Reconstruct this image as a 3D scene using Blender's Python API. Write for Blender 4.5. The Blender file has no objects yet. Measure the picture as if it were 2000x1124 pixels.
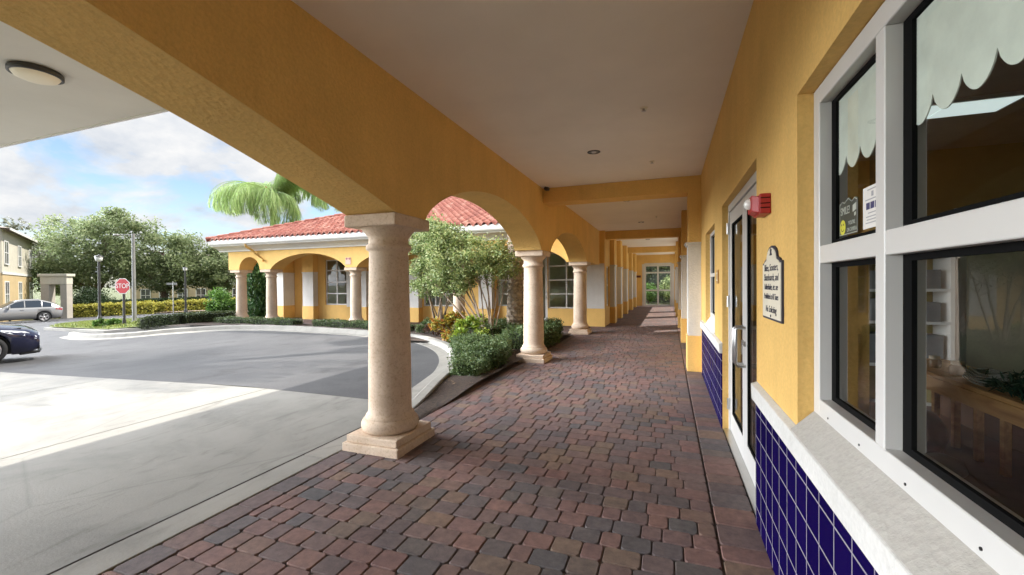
import bpy, math, random
import numpy as np
from mathutils import Vector, Matrix, Quaternion

random.seed(7)
rng = np.random.default_rng(11)
scene = bpy.context.scene
COL = scene.collection
R = math.radians
SUN_E, SKY_S, EXPO = 2.0, .15, 1.95
CLOUD_LO, CLOUD_HI, CLOUD_K = (.62, .69, .79), (1.0, 1.0, 1.0), 1.68
OVERHEAD = 1.2
LOBE_DIR, LOBE_MIN, LOBE_MAX, LOBE = (-.90, -.30, .34), .80, .96, 36.0  # unseen bright sky patch, added as fill light for the arcade
SKY_K = (.39, .39, .39)

# ------------------------------------------------------------------ ground height
def ss(a, b, x):
    t = min(1, max(0, (x - a) / (b - a)))
    return t * t * (3 - 2 * t)

def gz(x, y):
    d1 = .034 * max(0, -x - 6)
    d2 = .041 * max(0, -x - 17)
    b = ss(8.5, 11.5, y)
    return -min(2.0, d1 * (1 - b) + d2 * b)

# ------------------------------------------------------------------ materials
def newmat(name):
    m = bpy.data.materials.new(name)
    m.use_nodes = True
    nt = m.node_tree
    return m, nt, nt.nodes, nt.links, nt.nodes['Principled BSDF']

def N(nodes, t, **k):
    n = nodes.new(t)
    for a, v in k.items():
        if a in n.inputs:
            n.inputs[a].default_value = v
        else:
            setattr(n, a, v)
    return n

def ramp(nodes, pts):
    r = nodes.new('ShaderNodeValToRGB')
    e = r.color_ramp.elements
    while len(e) < len(pts):
        e.new(.5)
    for i, (p, c) in enumerate(pts):
        e[i].position = p
        e[i].color = (*c, 1) if len(c) == 3 else c
    return r

def plain(name, col, rough=.5, metal=0, var=.06, scale=4, bump=0, bscale=80, spec=.5, coat=0):
    m, nt, nd, lk, b = newmat(name)
    tc = nd.new('ShaderNodeTexCoord')
    n = N(nd, 'ShaderNodeTexNoise', Scale=scale, Detail=5.0, Roughness=.6)
    lk.new(tc.outputs['Object'], n.inputs['Vector'])
    lo = tuple(max(0, c * (1 - var * 2)) for c in col)
    hi = tuple(min(1, c * (1 + var * 2)) for c in col)
    r = ramp(nd, [(.3, lo), (.7, hi)])
    lk.new(n.outputs['Fac'], r.inputs['Fac'])
    lk.new(r.outputs['Color'], b.inputs['Base Color'])
    b.inputs['Roughness'].default_value = rough
    b.inputs['Metallic'].default_value = metal
    b.inputs['Specular IOR Level'].default_value = spec
    b.inputs['Coat Weight'].default_value = coat
    if bump:
        n2 = N(nd, 'ShaderNodeTexNoise', Scale=bscale, Detail=4.0, Roughness=.6)
        lk.new(tc.outputs['Object'], n2.inputs['Vector'])
        bp = N(nd, 'ShaderNodeBump', Strength=bump, Distance=.01)
        lk.new(n2.outputs['Fac'], bp.inputs['Height'])
        lk.new(bp.outputs['Normal'], b.inputs['Normal'])
    return m

def stucco(name, col, bump=.45, scale=70, dist=.008):
    m, nt, nd, lk, b = newmat(name)
    tc = nd.new('ShaderNodeTexCoord')
    n = N(nd, 'ShaderNodeTexNoise', Scale=1.3, Detail=6.0, Roughness=.65)
    lk.new(tc.outputs['Object'], n.inputs['Vector'])
    r = ramp(nd, [(.3, tuple(c * .9 for c in col)), (.7, tuple(c * 1.06 for c in col))])
    lk.new(n.outputs['Fac'], r.inputs['Fac'])
    mpv = nd.new('ShaderNodeMapping'); mpv.inputs['Scale'].default_value = (3.2, 3.2, .35); lk.new(tc.outputs['Object'], mpv.inputs[0])
    nv = N(nd, 'ShaderNodeTexNoise', Scale=1.6, Detail=7.0, Roughness=.7); lk.new(mpv.outputs[0], nv.inputs['Vector'])
    rv = ramp(nd, [(.34, (.86, .85, .83)), (.55, (1, 1, 1)), (.72, (1.05, 1.05, 1.06))]); lk.new(nv.outputs['Fac'], rv.inputs[0])
    mv = N(nd, 'ShaderNodeMix', data_type='RGBA', blend_type='MULTIPLY'); mv.inputs[0].default_value = .4
    lk.new(r.outputs['Color'], mv.inputs[6]); lk.new(rv.outputs['Color'], mv.inputs[7])
    n3 = N(nd, 'ShaderNodeTexNoise', Scale=scale * .8, Detail=3.0, Roughness=.6)
    lk.new(tc.outputs['Object'], n3.inputs['Vector'])
    r3 = ramp(nd, [(.35, (.82, .82, .82)), (.62, (1, 1, 1))])
    lk.new(n3.outputs['Fac'], r3.inputs['Fac'])
    mx = N(nd, 'ShaderNodeMix', data_type='RGBA', blend_type='MULTIPLY')
    mx.inputs[0].default_value = .5
    lk.new(mv.outputs[2], mx.inputs[6]); lk.new(r3.outputs['Color'], mx.inputs[7])
    lk.new(mx.outputs[2], b.inputs['Base Color'])
    b.inputs['Roughness'].default_value = .85
    b.inputs['Specular IOR Level'].default_value = .25
    n2 = N(nd, 'ShaderNodeTexNoise', Scale=scale, Detail=4.0, Roughness=.65)
    lk.new(tc.outputs['Object'], n2.inputs['Vector'])
    v = N(nd, 'ShaderNodeTexVoronoi', Scale=scale * .45)
    lk.new(tc.outputs['Object'], v.inputs['Vector'])
    ad = N(nd, 'ShaderNodeMath', operation='ADD')
    lk.new(n2.outputs['Fac'], ad.inputs[0]); lk.new(v.outputs['Distance'], ad.inputs[1])
    bp = N(nd, 'ShaderNodeBump', Strength=bump, Distance=dist)
    lk.new(ad.outputs[0], bp.inputs['Height'])
    lk.new(bp.outputs['Normal'], b.inputs['Normal'])
    return m

def leafmat(name, cols, rough=.5, trans=.35):
    """colours spread over the leaves by island"""
    m, nt, nd, lk, b = newmat(name)
    g = nd.new('ShaderNodeNewGeometry')
    k = len(cols)
    r = ramp(nd, [(i / max(1, k - 1), c) for i, c in enumerate(cols)])
    lk.new(g.outputs['Random Per Island'], r.inputs['Fac'])
    lk.new(r.outputs['Color'], b.inputs['Base Color'])
    b.inputs['Roughness'].default_value = rough
    b.inputs['Specular IOR Level'].default_value = .35
    t = nd.new('ShaderNodeBsdfTranslucent')
    lk.new(r.outputs['Color'], t.inputs['Color'])
    mx = N(nd, 'ShaderNodeMixShader')
    mx.inputs[0].default_value = trans
    out = nd['Material Output']
    lk.new(b.outputs[0], mx.inputs[1]); lk.new(t.outputs[0], mx.inputs[2])
    lk.new(mx.outputs[0], out.inputs['Surface'])
    return m

def glassmat(name, tint=(.95, .97, .96), ior=.045):
    m, nt, nd, lk, b = newmat(name)
    out = nd['Material Output']
    nd.remove(b)
    tr = nd.new('ShaderNodeBsdfTransparent'); tr.inputs['Color'].default_value = (*tint, 1)
    gl = N(nd, 'ShaderNodeBsdfGlossy', Roughness=.0)
    ge = nd.new('ShaderNodeNewGeometry')
    dt = N(nd, 'ShaderNodeVectorMath', operation='DOT_PRODUCT'); lk.new(ge.outputs['Normal'], dt.inputs[0]); lk.new(ge.outputs['Incoming'], dt.inputs[1])
    ab = N(nd, 'ShaderNodeMath', operation='ABSOLUTE'); lk.new(dt.outputs['Value'], ab.inputs[0])
    su = N(nd, 'ShaderNodeMath', operation='SUBTRACT'); su.inputs[0].default_value = 1; lk.new(ab.outputs[0], su.inputs[1])
    pw = N(nd, 'ShaderNodeMath', operation='POWER'); pw.inputs[1].default_value = 5; lk.new(su.outputs[0], pw.inputs[0])
    fr = N(nd, 'ShaderNodeMath', operation='MULTIPLY_ADD'); fr.inputs[1].default_value = .9; fr.inputs[2].default_value = ior; lk.new(pw.outputs[0], fr.inputs[0])
    mx = nd.new('ShaderNodeMixShader')
    lk.new(fr.outputs[0], mx.inputs[0]); lk.new(tr.outputs[0], mx.inputs[1]); lk.new(gl.outputs[0], mx.inputs[2])
    lk.new(mx.outputs[0], out.inputs['Surface'])
    return m

def emis(name, col, s):
    m, nt, nd, lk, b = newmat(name)
    b.inputs['Base Color'].default_value = (*col, 1)
    b.inputs['Emission Color'].default_value = (*col, 1)
    b.inputs['Emission Strength'].default_value = s
    return m

M = {}
YEL = (.78, .50, .165)
M['yellow'] = stucco('yellow_stucco', YEL)
M['yellow_rough'] = stucco('yellow_stucco_rough', YEL, bump=.6, scale=60, dist=.008)
M['white_stucco'] = stucco('white_stucco', (.66, .65, .62), bump=.3)
M['sill'] = stucco('sill_stucco', (.45, .43, .39), bump=.4, scale=75)
M['ceil'] = plain('ceiling_paint', (.84, .795, .72), rough=.8, var=.02, scale=1.2, bump=.12, bscale=120, spec=.2)
M['canopy'] = plain('canopy_paint', (.74, .72, .67), rough=.85, var=.03, scale=.8, bump=.15, bscale=90, spec=.2)
M['white'] = plain('white_aluminium', (.62, .612, .59), rough=.35, var=.012, scale=3, spec=.45)
M['whitepaint'] = plain('white_paint', (.76, .75, .72), rough=.6, var=.03, scale=2.5, bump=.08)
M['gasket'] = plain('black_rubber', (.006, .006, .006), rough=.9, var=.05, spec=.08)
M['glass'] = glassmat('window_glass')
M['wing_glass'] = glassmat('wing_glass', (.7, .75, .72), .10)
M['steel'] = plain('brushed_steel', (.55, .55, .54), rough=.3, metal=1, var=.03)
M['darkmetal'] = plain('dark_metal', (.035, .034, .033), rough=.45, var=.1)
M['greymetal'] = plain('grey_metal', (.22, .22, .21), rough=.5, var=.1)
M['black'] = plain('black_paint', (.012, .012, .013), rough=.4, var=.1)
M['soil'] = plain('mulch', (.045, .028, .018), rough=.95, var=.4, scale=25, bump=1, bscale=60)
M['bark'] = plain('bark', (.14, .105, .08), rough=.9, var=.3, scale=14, bump=.8, bscale=40)
M['palebark'] = plain('pale_bark', (.30, .23, .17), rough=.85, var=.25, scale=9, bump=.4, bscale=40)
M['palmtrunk'] = plain('palm_trunk', (.30, .24, .18), rough=.95, var=.3, scale=10, bump=.8, bscale=30)
M['palmboot'] = plain('palm_boot', (.40, .20, .11), rough=.95, var=.3, scale=10, bump=.8, bscale=30)
M['red'] = plain('red_plastic', (.36, .02, .022), rough=.45, var=.06)
M['signred'] = plain('sign_red', (.50, .018, .03), rough=.4, var=.05)
M['signwhite'] = plain('sign_white', (.78, .78, .76), rough=.45, var=.03)
M['cream'] = plain('cream_enamel', (.74, .69, .56), rough=.4, var=.03)
M['lens'] = plain('clear_lens', (.75, .75, .72), rough=.15, var=.03)
M['terra_lamp'] = emis('dome_glass', (.85, .78, .62), .02)
M['troffer'] = emis('troffer_light', (.80, .95, .93), .20)
M['wood'] = None
M['brownplate'] = plain('brown_plate', (.42, .24, .08), rough=.5, var=.1)
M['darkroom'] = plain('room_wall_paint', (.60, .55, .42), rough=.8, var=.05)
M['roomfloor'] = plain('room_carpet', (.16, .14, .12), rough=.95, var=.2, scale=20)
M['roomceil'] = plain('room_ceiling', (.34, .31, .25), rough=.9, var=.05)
M['olive'] = plain('olive_paint', (.30, .25, .10), rough=.8, var=.05)
M['valance'] = plain('frosted_white_film', (.66, .72, .64), rough=.6, var=.06, scale=9)
M['paper'] = plain('paper', (.74, .72, .68), rough=.7, var=.02)
M['ink'] = plain('ink', (.03, .03, .05), rough=.6, var=.1)
M['navyink'] = plain('navy_ink', (.05, .05, .14), rough=.6, var=.1)
M['smile'] = plain('sticker_yellow', (.62, .60, .05), rough=.5, var=.08)
M['film'] = plain('dark_film', (.045, .05, .04), rough=.5, var=.08)
M['filmprint'] = plain('film_print', (.45, .48, .42), rough=.6, var=.08)

def woodmat():
    m, nt, nd, lk, b = newmat('pine_wood')
    tc = nd.new('ShaderNodeTexCoord')
    mp = nd.new('ShaderNodeMapping'); mp.inputs['Scale'].default_value = (14, 2.2, 14)
    lk.new(tc.outputs['Object'], mp.inputs[0])
    n = N(nd, 'ShaderNodeTexNoise', Scale=1.5, Detail=6.0, Distortion=1.2)
    lk.new(mp.outputs[0], n.inputs['Vector'])
    r = ramp(nd, [(.25, (.36, .18, .06)), (.55, (.60, .35, .14)), (.8, (.68, .44, .20))])
    lk.new(n.outputs['Fac'], r.inputs[0]); lk.new(r.outputs[0], b.inputs['Base Color'])
    b.inputs['Roughness'].default_value = .6
    return m
M['wood'] = woodmat()

def stonemat():
    m, nt, nd, lk, b = newmat('cast_stone')
    tc = nd.new('ShaderNodeTexCoord')
    n = N(nd, 'ShaderNodeTexNoise', Scale=3.0, Detail=8.0, Roughness=.7)
    lk.new(tc.outputs['Object'], n.inputs['Vector'])
    r = ramp(nd, [(.3, (.53, .40, .29)), (.52, (.64, .51, .39)), (.75, (.71, .59, .47))])
    lk.new(n.outputs['Fac'], r.inputs[0])
    n2 = N(nd, 'ShaderNodeTexNoise', Scale=45.0, Detail=5.0, Roughness=.7)
    lk.new(tc.outputs['Object'], n2.inputs['Vector'])
    r2 = ramp(nd, [(.33, (.62, .55, .48)), (.5, (1, 1, 1))])
    lk.new(n2.outputs['Fac'], r2.inputs[0])
    mx = N(nd, 'ShaderNodeMix', data_type='RGBA', blend_type='MULTIPLY'); mx.inputs[0].default_value = .6
    lk.new(r.outputs[0], mx.inputs[6]); lk.new(r2.outputs[0], mx.inputs[7])
    lk.new(mx.outputs[2], b.inputs['Base Color'])
    b.inputs['Roughness'].default_value = .8
    b.inputs['Specular IOR Level'].default_value = .3
    bp = N(nd, 'ShaderNodeBump', Strength=.5, Distance=.006)
    lk.new(n2.outputs['Fac'], bp.inputs['Height']); lk.new(bp.outputs[0], b.inputs['Normal'])
    return m
M['stone'] = stonemat()

def tilemat():
    m, nt, nd, lk, b = newmat('navy_tile')
    tc = nd.new('ShaderNodeTexCoord')
    sp = nd.new('ShaderNodeSeparateXYZ'); lk.new(tc.outputs['Object'], sp.inputs[0])
    ad = N(nd, 'ShaderNodeMath', operation='ADD'); lk.new(sp.outputs['X'], ad.inputs[0]); lk.new(sp.outputs['Y'], ad.inputs[1])
    cb = nd.new('ShaderNodeCombineXYZ'); lk.new(ad.outputs[0], cb.inputs[0]); lk.new(sp.outputs['Z'], cb.inputs[1])
    mp = nd.new('ShaderNodeMapping'); mp.inputs['Location'].default_value = (.04, -.11, 0)
    lk.new(cb.outputs[0], mp.inputs[0])
    br = N(nd, 'ShaderNodeTexBrick', offset=0.0, squash=1.0)
    br.inputs['Scale'].default_value = 1
    br.inputs['Mortar Size'].default_value = .0035
    br.inputs['Mortar Smooth'].default_value = .1
    br.inputs['Brick Width'].default_value = .148
    br.inputs['Row Height'].default_value = .1465
    br.inputs['Color1'].default_value = (.004, .0016, .036, 1)
    br.inputs['Color2'].default_value = (.0065, .0026, .048, 1)
    br.inputs['Mortar'].default_value = (.27, .25, .29, 1)
    lk.new(mp.outputs[0], br.inputs['Vector'])
    lk.new(br.outputs['Color'], b.inputs['Base Color'])
    rr = ramp(nd, [(0, (.12,) * 3), (1, (.8,) * 3)])
    lk.new(br.outputs['Fac'], rr.inputs[0]); lk.new(rr.outputs[0], b.inputs['Roughness'])
    n = N(nd, 'ShaderNodeTexNoise', Scale=7.0, Detail=2.0); lk.new(tc.outputs['Object'], n.inputs['Vector'])
    ml = N(nd, 'ShaderNodeMath', operation='MULTIPLY'); ml.inputs[1].default_value = .25
    lk.new(n.outputs['Fac'], ml.inputs[0])
    sb = N(nd, 'ShaderNodeMath', operation='SUBTRACT'); lk.new(ml.outputs[0], sb.inputs[0]); lk.new(br.outputs['Fac'], sb.inputs[1])
    bp = N(nd, 'ShaderNodeBump', Strength=.5, Distance=.004)
    lk.new(sb.outputs[0], bp.inputs['Height'])
    df = nd.new('ShaderNodeBsdfDiffuse'); gl = N(nd, 'ShaderNodeBsdfGlossy', Roughness=.16)
    lk.new(br.outputs['Color'], df.inputs['Color'])
    lk.new(bp.outputs[0], df.inputs['Normal']); lk.new(bp.outputs[0], gl.inputs['Normal'])
    lw = N(nd, 'ShaderNodeLayerWeight', Blend=.5)
    pw = N(nd, 'ShaderNodeMath', operation='POWER'); pw.inputs[1].default_value = 4; lk.new(lw.outputs['Facing'], pw.inputs[0])
    fa = N(nd, 'ShaderNodeMath', operation='MULTIPLY_ADD'); fa.inputs[1].default_value = .06; fa.inputs[2].default_value = .010; lk.new(pw.outputs[0], fa.inputs[0])
    ms = nd.new('ShaderNodeMixShader'); lk.new(fa.outputs[0], ms.inputs[0]); lk.new(df.outputs[0], ms.inputs[1]); lk.new(gl.outputs[0], ms.inputs[2])
    lk.new(ms.outputs[0], nd['Material Output'].inputs['Surface'])
    return m
M['tile'] = tilemat()

def pavermat():
    m, nt, nd, lk, b = newmat('clay_pavers')
    g = nd.new('ShaderNodeNewGeometry')
    tc = nd.new('ShaderNodeTexCoord')
    r = ramp(nd, [(0, (.112, .106, .110)), (.16, (.195, .122, .112)), (.32, (.215, .130, .112)), (.46, (.124, .112, .116)), (.56, (.168, .122, .116)),
                  (.68, (.185, .122, .106)), (.8, (.205, .144, .108)), (.90, (.108, .103, .106)), (1, (.200, .114, .102))])
    lk.new(g.outputs['Random Per Island'], r.inputs[0])
    n = N(nd, 'ShaderNodeTexNoise', Scale=16.0, Detail=8.0, Roughness=.7); lk.new(tc.outputs['Object'], n.inputs['Vector'])
    r2 = ramp(nd, [(.3, (.52, .52, .54)), (.7, (1.25, 1.2, 1.16))]); lk.new(n.outputs['Fac'], r2.inputs[0])
    mx = N(nd, 'ShaderNodeMix', data_type='RGBA', blend_type='MULTIPLY'); mx.inputs[0].default_value = .8
    lk.new(r.outputs[0], mx.inputs[6]); lk.new(r2.outputs[0], mx.inputs[7])
    # large worn patches
    n4 = N(nd, 'ShaderNodeTexNoise', Scale=1.1, Detail=8.0, Roughness=.65); lk.new(tc.outputs['Object'], n4.inputs['Vector'])
    r4 = ramp(nd, [(.33, (.76, .76, .78)), (.5, (1, .99, .98)), (.68, (1.16, 1.13, 1.1))]); lk.new(n4.outputs['Fac'], r4.inputs[0])
    mx2 = N(nd, 'ShaderNodeMix', data_type='RGBA', blend_type='MULTIPLY'); mx2.inputs[0].default_value = 1
    lk.new(mx.outputs[2], mx2.inputs[6]); lk.new(r4.outputs[0], mx2.inputs[7])
    lk.new(mx2.outputs[2], b.inputs['Base Color'])
    b.inputs['Roughness'].default_value = .74
    b.inputs['Specular IOR Level'].default_value = .3
    n2 = N(nd, 'ShaderNodeTexNoise', Scale=130.0, Detail=3.0); lk.new(tc.outputs['Object'], n2.inputs['Vector'])
    bp = N(nd, 'ShaderNodeBump', Strength=.45, Distance=.004)
    lk.new(n2.outputs['Fac'], bp.inputs['Height']); lk.new(bp.outputs[0], b.inputs['Normal'])
    return m
M['paver'] = pavermat()
M['joint'] = plain('joint_sand', (.062, .046, .039), rough=.95, var=.3, scale=30)

def asphaltmat():
    m, nt, nd, lk, b = newmat('asphalt')
    tc = nd.new('ShaderNodeTexCoord')
    n = N(nd, 'ShaderNodeTexNoise', Scale=.7, Detail=7.0, Roughness=.65); lk.new(tc.outputs['Object'], n.inputs['Vector'])
    r = ramp(nd, [(.3, (.043, .0425, .045)), (.7, (.074, .0725, .074))]); lk.new(n.outputs['Fac'], r.inputs[0])
    n2 = N(nd, 'ShaderNodeTexNoise', Scale=90.0, Detail=3.0); lk.new(tc.outputs['Object'], n2.inputs['Vector'])
    r2 = ramp(nd, [(.3, (.7,) * 3), (.7, (1.3,) * 3)]); lk.new(n2.outputs['Fac'], r2.inputs[0])
    mx = N(nd, 'ShaderNodeMix', data_type='RGBA', blend_type='MULTIPLY'); mx.inputs[0].default_value = .7
    lk.new(r.outputs[0], mx.inputs[6]); lk.new(r2.outputs[0], mx.inputs[7])
    n4 = N(nd, 'ShaderNodeTexNoise', Scale=1.15, Detail=3.0, Roughness=.5, Distortion=.3); lk.new(tc.outputs['Object'], n4.inputs['Vector'])
    r4 = ramp(nd, [(.62, (1, 1, 1)), (.70, (.68, .67, .66))]); lk.new(n4.outputs['Fac'], r4.inputs[0])
    mx4 = N(nd, 'ShaderNodeMix', data_type='RGBA', blend_type='MULTIPLY'); mx4.inputs[0].default_value = .8
    lk.new(mx.outputs[2], mx4.inputs[6]); lk.new(r4.outputs[0], mx4.inputs[7])
    vc = N(nd, 'ShaderNodeTexVoronoi', feature='DISTANCE_TO_EDGE', Scale=.22)
    n6 = N(nd, 'ShaderNodeTexNoise', Scale=1.6, Detail=6.0); lk.new(tc.outputs['Object'], n6.inputs['Vector'])
    vm = N(nd, 'ShaderNodeMix', data_type='RGBA'); vm.inputs[0].default_value = .5
    lk.new(tc.outputs['Object'], vm.inputs[6]); lk.new(n6.outputs['Color'], vm.inputs[7]); lk.new(vm.outputs[2], vc.inputs['Vector'])
    rc = ramp(nd, [(0, (.45, .45, .45)), (.004, (1, 1, 1))]); lk.new(vc.outputs['Distance'], rc.inputs[0])
    mx6 = N(nd, 'ShaderNodeMix', data_type='RGBA', blend_type='MULTIPLY'); mx6.inputs[0].default_value = .7
    lk.new(mx4.outputs[2], mx6.inputs[6]); lk.new(rc.outputs[0], mx6.inputs[7])
    lk.new(mx6.outputs[2], b.inputs['Base Color'])
    b.inputs['Roughness'].default_value = .85
    bp = N(nd, 'ShaderNodeBump', Strength=.5, Distance=.006)
    lk.new(n2.outputs['Fac'], bp.inputs['Height']); lk.new(bp.outputs[0], b.inputs['Normal'])
    return m
M['asphalt'] = asphaltmat()

def concretemat(name, base, stain=.5):
    m, nt, nd, lk, b = newmat(name)
    tc = nd.new('ShaderNodeTexCoord')
    n = N(nd, 'ShaderNodeTexNoise', Scale=.8, Detail=9.0, Roughness=.68, Distortion=.4); lk.new(tc.outputs['Object'], n.inputs['Vector'])
    r = ramp(nd, [(.28, tuple(c * .68 for c in base)), (.5, base), (.72, tuple(c * 1.16 for c in base))]); lk.new(n.outputs['Fac'], r.inputs[0])
    mp = nd.new('ShaderNodeMapping'); mp.inputs['Scale'].default_value = (2.2, .55, 1); mp.inputs['Rotation'].default_value = (0, 0, .5)
    lk.new(tc.outputs['Object'], mp.inputs[0])
    n3 = N(nd, 'ShaderNodeTexNoise', Scale=2.3, Detail=8.0, Roughness=.75, Distortion=1.0); lk.new(mp.outputs[0], n3.inputs['Vector'])
    r3 = ramp(nd, [(.54, (1, 1, 1)), (.64, (.80, .79, .78)), (.74, (.56, .55, .53))]); lk.new(n3.outputs['Fac'], r3.inputs[0])
    mx = N(nd, 'ShaderNodeMix', data_type='RGBA', blend_type='MULTIPLY'); mx.inputs[0].default_value = stain
    lk.new(r.outputs[0], mx.inputs[6]); lk.new(r3.outputs[0], mx.inputs[7])
    v = N(nd, 'ShaderNodeTexVoronoi', feature='DISTANCE_TO_EDGE', Scale=.33)
    n5 = N(nd, 'ShaderNodeTexNoise', Scale=2.5, Detail=5.0)
    lk.new(tc.outputs['Object'], n5.inputs['Vector'])
    va = N(nd, 'ShaderNodeMix', data_type='RGBA'); va.inputs[0].default_value = .02
    lk.new(tc.outputs['Object'], va.inputs[6]); lk.new(n5.outputs['Color'], va.inputs[7])
    lk.new(va.outputs[2], v.inputs['Vector'])
    r5 = ramp(nd, [(0, (.55, .55, .55)), (.006, (1, 1, 1))]); lk.new(v.outputs['Distance'], r5.inputs[0])
    mx5 = N(nd, 'ShaderNodeMix', data_type='RGBA', blend_type='MULTIPLY'); mx5.inputs[0].default_value = .35
    lk.new(mx.outputs[2], mx5.inputs[6]); lk.new(r5.outputs[0], mx5.inputs[7])
    lk.new(mx5.outputs[2], b.inputs['Base Color'])
    b.inputs['Roughness'].default_value = .85
    n2 = N(nd, 'ShaderNodeTexNoise', Scale=60.0, Detail=4.0); lk.new(tc.outputs['Object'], n2.inputs['Vector'])
    bp = N(nd, 'ShaderNodeBump', Strength=.3, Distance=.005)
    lk.new(n2.outputs['Fac'], bp.inputs['Height']); lk.new(bp.outputs[0], b.inputs['Normal'])
    return m
M['concrete'] = concretemat('concrete', (.218, .210, .188), .95)
M['kerb'] = concretemat('kerb_concrete', (.25, .237, .21), .6)

def grassmat(name, a, b_):
    m, nt, nd, lk, b = newmat(name)
    tc = nd.new('ShaderNodeTexCoord')
    n = N(nd, 'ShaderNodeTexNoise', Scale=3.0, Detail=9.0, Roughness=.75); lk.new(tc.outputs['Object'], n.inputs['Vector'])
    r = ramp(nd, [(.3, a), (.7, b_)]); lk.new(n.outputs['Fac'], r.inputs[0]); lk.new(r.outputs[0], b.inputs['Base Color'])
    b.inputs['Roughness'].default_value = .9
    n2 = N(nd, 'ShaderNodeTexNoise', Scale=50.0, Detail=3.0); lk.new(tc.outputs['Object'], n2.inputs['Vector'])
    bp = N(nd, 'ShaderNodeBump', Strength=1, Distance=.03)
    lk.new(n2.outputs['Fac'], bp.inputs['Height']); lk.new(bp.outputs[0], b.inputs['Normal'])
    return m
M['grassground'] = grassmat('grass_ground', (.06, .075, .022), (.11, .12, .04))
M['lawn'] = grassmat('lawn_turf', (.10, .14, .03), (.20, .22, .06))

def roofmat():
    m, nt, nd, lk, b = newmat('terracotta_tile')
    tc = nd.new('ShaderNodeTexCoord')
    mp = nd.new('ShaderNodeMapping'); mp.inputs['Scale'].default_value = (4, 2.9, 1)
    lk.new(tc.outputs['Object'], mp.inputs[0])
    v = N(nd, 'ShaderNodeTexVoronoi', Scale=1.0); v.inputs['Randomness'].default_value = .1
    lk.new(mp.outputs[0], v.inputs['Vector'])
    sp = nd.new('ShaderNodeSeparateXYZ'); lk.new(v.outputs['Color'], sp.inputs[0])
    r = ramp(nd, [(0, (.23, .062, .042)), (.4, (.285, .084, .056)), (.75, (.325, .113, .078)), (1, (.38, .175, .128))])
    lk.new(sp.outputs[0], r.inputs[0])
    n = N(nd, 'ShaderNodeTexNoise', Scale=9.0, Detail=6.0); lk.new(tc.outputs['Object'], n.inputs['Vector'])
    r2 = ramp(nd, [(.3, (.75,) * 3), (.7, (1.12,) * 3)]); lk.new(n.outputs['Fac'], r2.inputs[0])
    mx = N(nd, 'ShaderNodeMix', data_type='RGBA', blend_type='MULTIPLY'); mx.inputs[0].default_value = .8
    lk.new(r.outputs[0], mx.inputs[6]); lk.new(r2.outputs[0], mx.inputs[7])
    lk.new(mx.outputs[2], b.inputs['Base Color'])
    b.inputs['Roughness'].default_value = .75
    return m
M['roof'] = roofmat()

M['oak'] = leafmat('oak_leaves', [(.12, .165, .07), (.22, .275, .13), (.32, .365, .19), (.16, .215, .09), (.38, .41, .24)], trans=.5)
M['oak2'] = leafmat('grey_oak_leaves', [(.12, .13, .09), (.18, .19, .14), (.25, .25, .19), (.15, .16, .11)])
M['bright'] = leafmat('bright_leaves', [(.05, .12, .02), (.09, .19, .03), (.14, .25, .05), (.04, .09, .02)])
M['hedge'] = leafmat('hedge_leaves', [(.04, .075, .022), (.075, .125, .038), (.12, .18, .06), (.17, .22, .09), (.055, .095, .028)], trans=.2)
M['hedgeA'] = leafmat('box_hedge_leaves', [(.05, .075, .028), (.08, .11, .04), (.12, .15, .06), (.035, .055, .02)], trans=.2)
M['yellowleaf'] = leafmat('golden_leaves', [(.36, .33, .05), (.52, .48, .08), (.60, .56, .14), (.26, .28, .05), (.46, .38, .08)], trans=.3)
M['croton'] = leafmat('croton_leaves', [(.42, .34, .04), (.46, .24, .03), (.34, .10, .03), (.16, .20, .03), (.50, .42, .07), (.10, .14, .02)], trans=.3)
M['lime'] = leafmat('lime_leaves', [(.20, .30, .03), (.30, .38, .05), (.12, .22, .03), (.38, .42, .08)], trans=.3)
M['redleaf'] = leafmat('dark_red_leaves', [(.07, .025, .02), (.11, .04, .025), (.05, .04, .02), (.14, .06, .03)], trans=.2)
M['myrtle'] = leafmat('myrtle_leaves', [(.10, .16, .05), (.18, .25, .08), (.30, .36, .14), (.44, .47, .22), (.13, .19, .06), (.36, .40, .17)], trans=.35)
M['palm'] = leafmat('palm_leaves', [(.28, .42, .13), (.38, .52, .19), (.50, .60, .28), (.20, .30, .09)], trans=.55)
M['palmdark'] = leafmat('date_palm_leaves', [(.05, .08, .03), (.08, .11, .045), (.11, .14, .06)], trans=.25)
M['cypress'] = leafmat('cypress_leaves', [(.02, .055, .018), (.045, .11, .03), (.08, .17, .05), (.03, .07, .02)], trans=.25)
M['topiary'] = leafmat('topiary_leaves', [(.015, .035, .012), (.03, .055, .02), (.045, .075, .026)], trans=.15)
M['dark'] = plain('dark_twigs', (.02, .026, .012), rough=.95, var=.3, scale=12)
M['garland'] = leafmat('garland_needles', [(.005, .02, .01), (.01, .035, .018), (.02, .05, .03)], trans=.1)

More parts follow.
